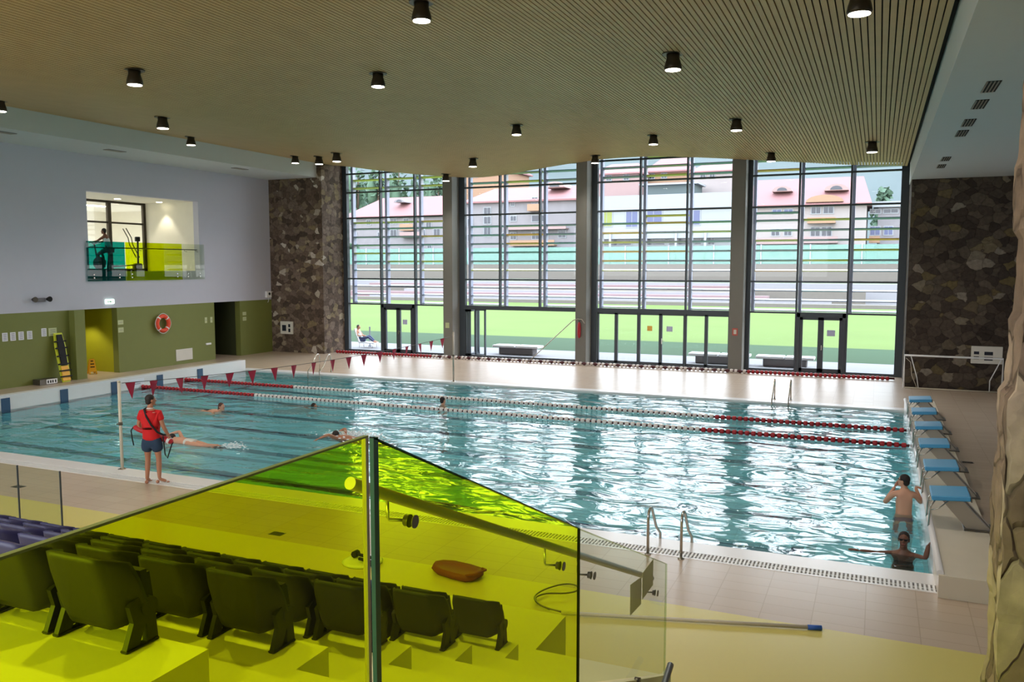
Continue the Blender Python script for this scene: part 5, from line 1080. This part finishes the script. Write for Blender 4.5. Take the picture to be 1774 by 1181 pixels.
house('house', 'stone fronted house with blue windows at the far right behind the glass', 1520, 1610, 121, 10, 358, 348, 'house_stone', 'modern_white',
      [(1508, 1524, 392, 406, 'house_blue_window'), (1532, 1546, 392, 406, 'house_blue_window'), (1507, 1524, 362, 368), (1530, 1554, 362, 368), (1472, 1480, 416, 428)], [(1506, 1525, 408, 418, 'house_orange')], flatroof=True)
house('house', 'pink house high on the hill above the white modern building', 1030, 1105, 140, 10, 300, 278, 'house_pink', 'roof_red', [(1050, 1058, 304, 312), (1080, 1088, 304, 312)], base=8)
house('house', 'orange house high on the hill behind the flat green wall', 1120, 1190, 146, 10, 296, 268, 'house_orange', 'roof_red', [(1124, 1132, 300, 308), (1145, 1153, 300, 308)], base=8)
house('house', 'cream house on the hill at the upper right of the third bay', 1200, 1275, 138, 10, 296, 274, 'house_cream', 'roof_red', [(1212, 1220, 300, 308), (1228, 1236, 300, 308)], base=8)
house('house', 'orange walled house on the hill above the sliding door bay', 800, 880, 140, 10, 296, 280, 'house_orange', 'roof_red', [(820, 828, 300, 306)], base=8)
house('green_clad_building', 'flat roofed grey green building behind the modern one', 1114, 1202, 131, 6, 320, 317, 'hill_green', 'modern_white', [], flatroof=True, cat='building', group=None, base=6)
# trees
def tree(px, py_top, Y, wpx, lab, seed):
    r_ = random.Random(seed); x = X(px, Y); zt = Zp(py_top, px, Y); zb = hz_(x, Y) - .5; w_ = abs(X(px + wpx / 2, Y) - X(px - wpx / 2, Y))
    t = thing('hillside_tree', lab, 'tree', (x, Y, zb), group='trees on the hillside'); q = MB(); q.tube([(x, Y, zb), (x, Y, (zb + zt) / 2), (x + .3, Y, zt - 1)], [.4, .3, .1], 8); q.build('trunk', 'bark', t)
    q = MB(); H = zt - zb
    for k in range(240):
        th, u = r_.uniform(0, 6.28), r_.random(); h = r_.random(); rr = w_ * .5 * math.sqrt(u) * (1 - abs(h - .45) * 1.1) * 1.2; p = Vector((x + rr * math.cos(th), Y + rr * math.sin(th), zb + H * (.18 + .82 * h))); s_ = r_.uniform(.35, .8)
        d1 = Vector((r_.gauss(0, 1), r_.gauss(0, 1), r_.gauss(0, 1))).normalized(); d2 = d1.cross(Vector((r_.gauss(0, 1), r_.gauss(0, 1), r_.gauss(0, 1)))).normalized()
        q.add([p - d1 * s_, p - d2 * s_ * .7, p + d1 * s_, p + d2 * s_ * .7], [(0, 1, 2, 3)]); 
    for k in range(10): th = r_.uniform(0, 6.28); rr = w_ * .22; q.ball((x + rr * math.cos(th), Y + rr * math.sin(th), zb + H * r_.uniform(.35, .8)), (w_ * .2, w_ * .2, H * .14), 8, 6)
    q.build('foliage', 'leaf_green', t, fix=False)
for k, (px, py, Y, wd, lab) in enumerate(((620, 288, 136, 44, 'leftmost tree above the roof in the first bay'), (655, 296, 134, 40, 'second tree above the roof in the first bay'), (690, 290, 137, 46, 'third tree above the roof in the first bay'), (728, 300, 135, 40, 'fourth tree above the roof in the first bay'), (758, 306, 136, 40, 'rightmost tree above the roof in the first bay'), (1530, 325, 150, 40, 'tree on the hill at the far right behind the glass'), (612, 425, 115, 22, 'low tree beside the house at the far left'))): tree(px, py, Y, wd, lab, k)
# distant mountain
bm = bmesh.new(); gv = []
for i in range(41): gv.append([bm.verts.new((-200 + 300 * i / 40, 320 + 60 * j / 8, (j / 8) ** .7 * (58 + 12 * math.sin(i * .35 + 1) + 6 * noise.noise(Vector((i * .3, j * .5, 0)))) )) for j in range(9)])
for i in range(40):
    for j in range(8): bm.faces.new((gv[i][j], gv[i + 1][j], gv[i + 1][j + 1], gv[i][j + 1]))
me = bpy.data.meshes.new('mountain'); bm.to_mesh(me); bm.free(); me.materials.append(M['hill_green']); o = bpy.data.objects.new('mountain', me); C.objects.link(o); tag(o, 'hazy blue green mountain behind the houses at right', 'mountain', kind='stuff')
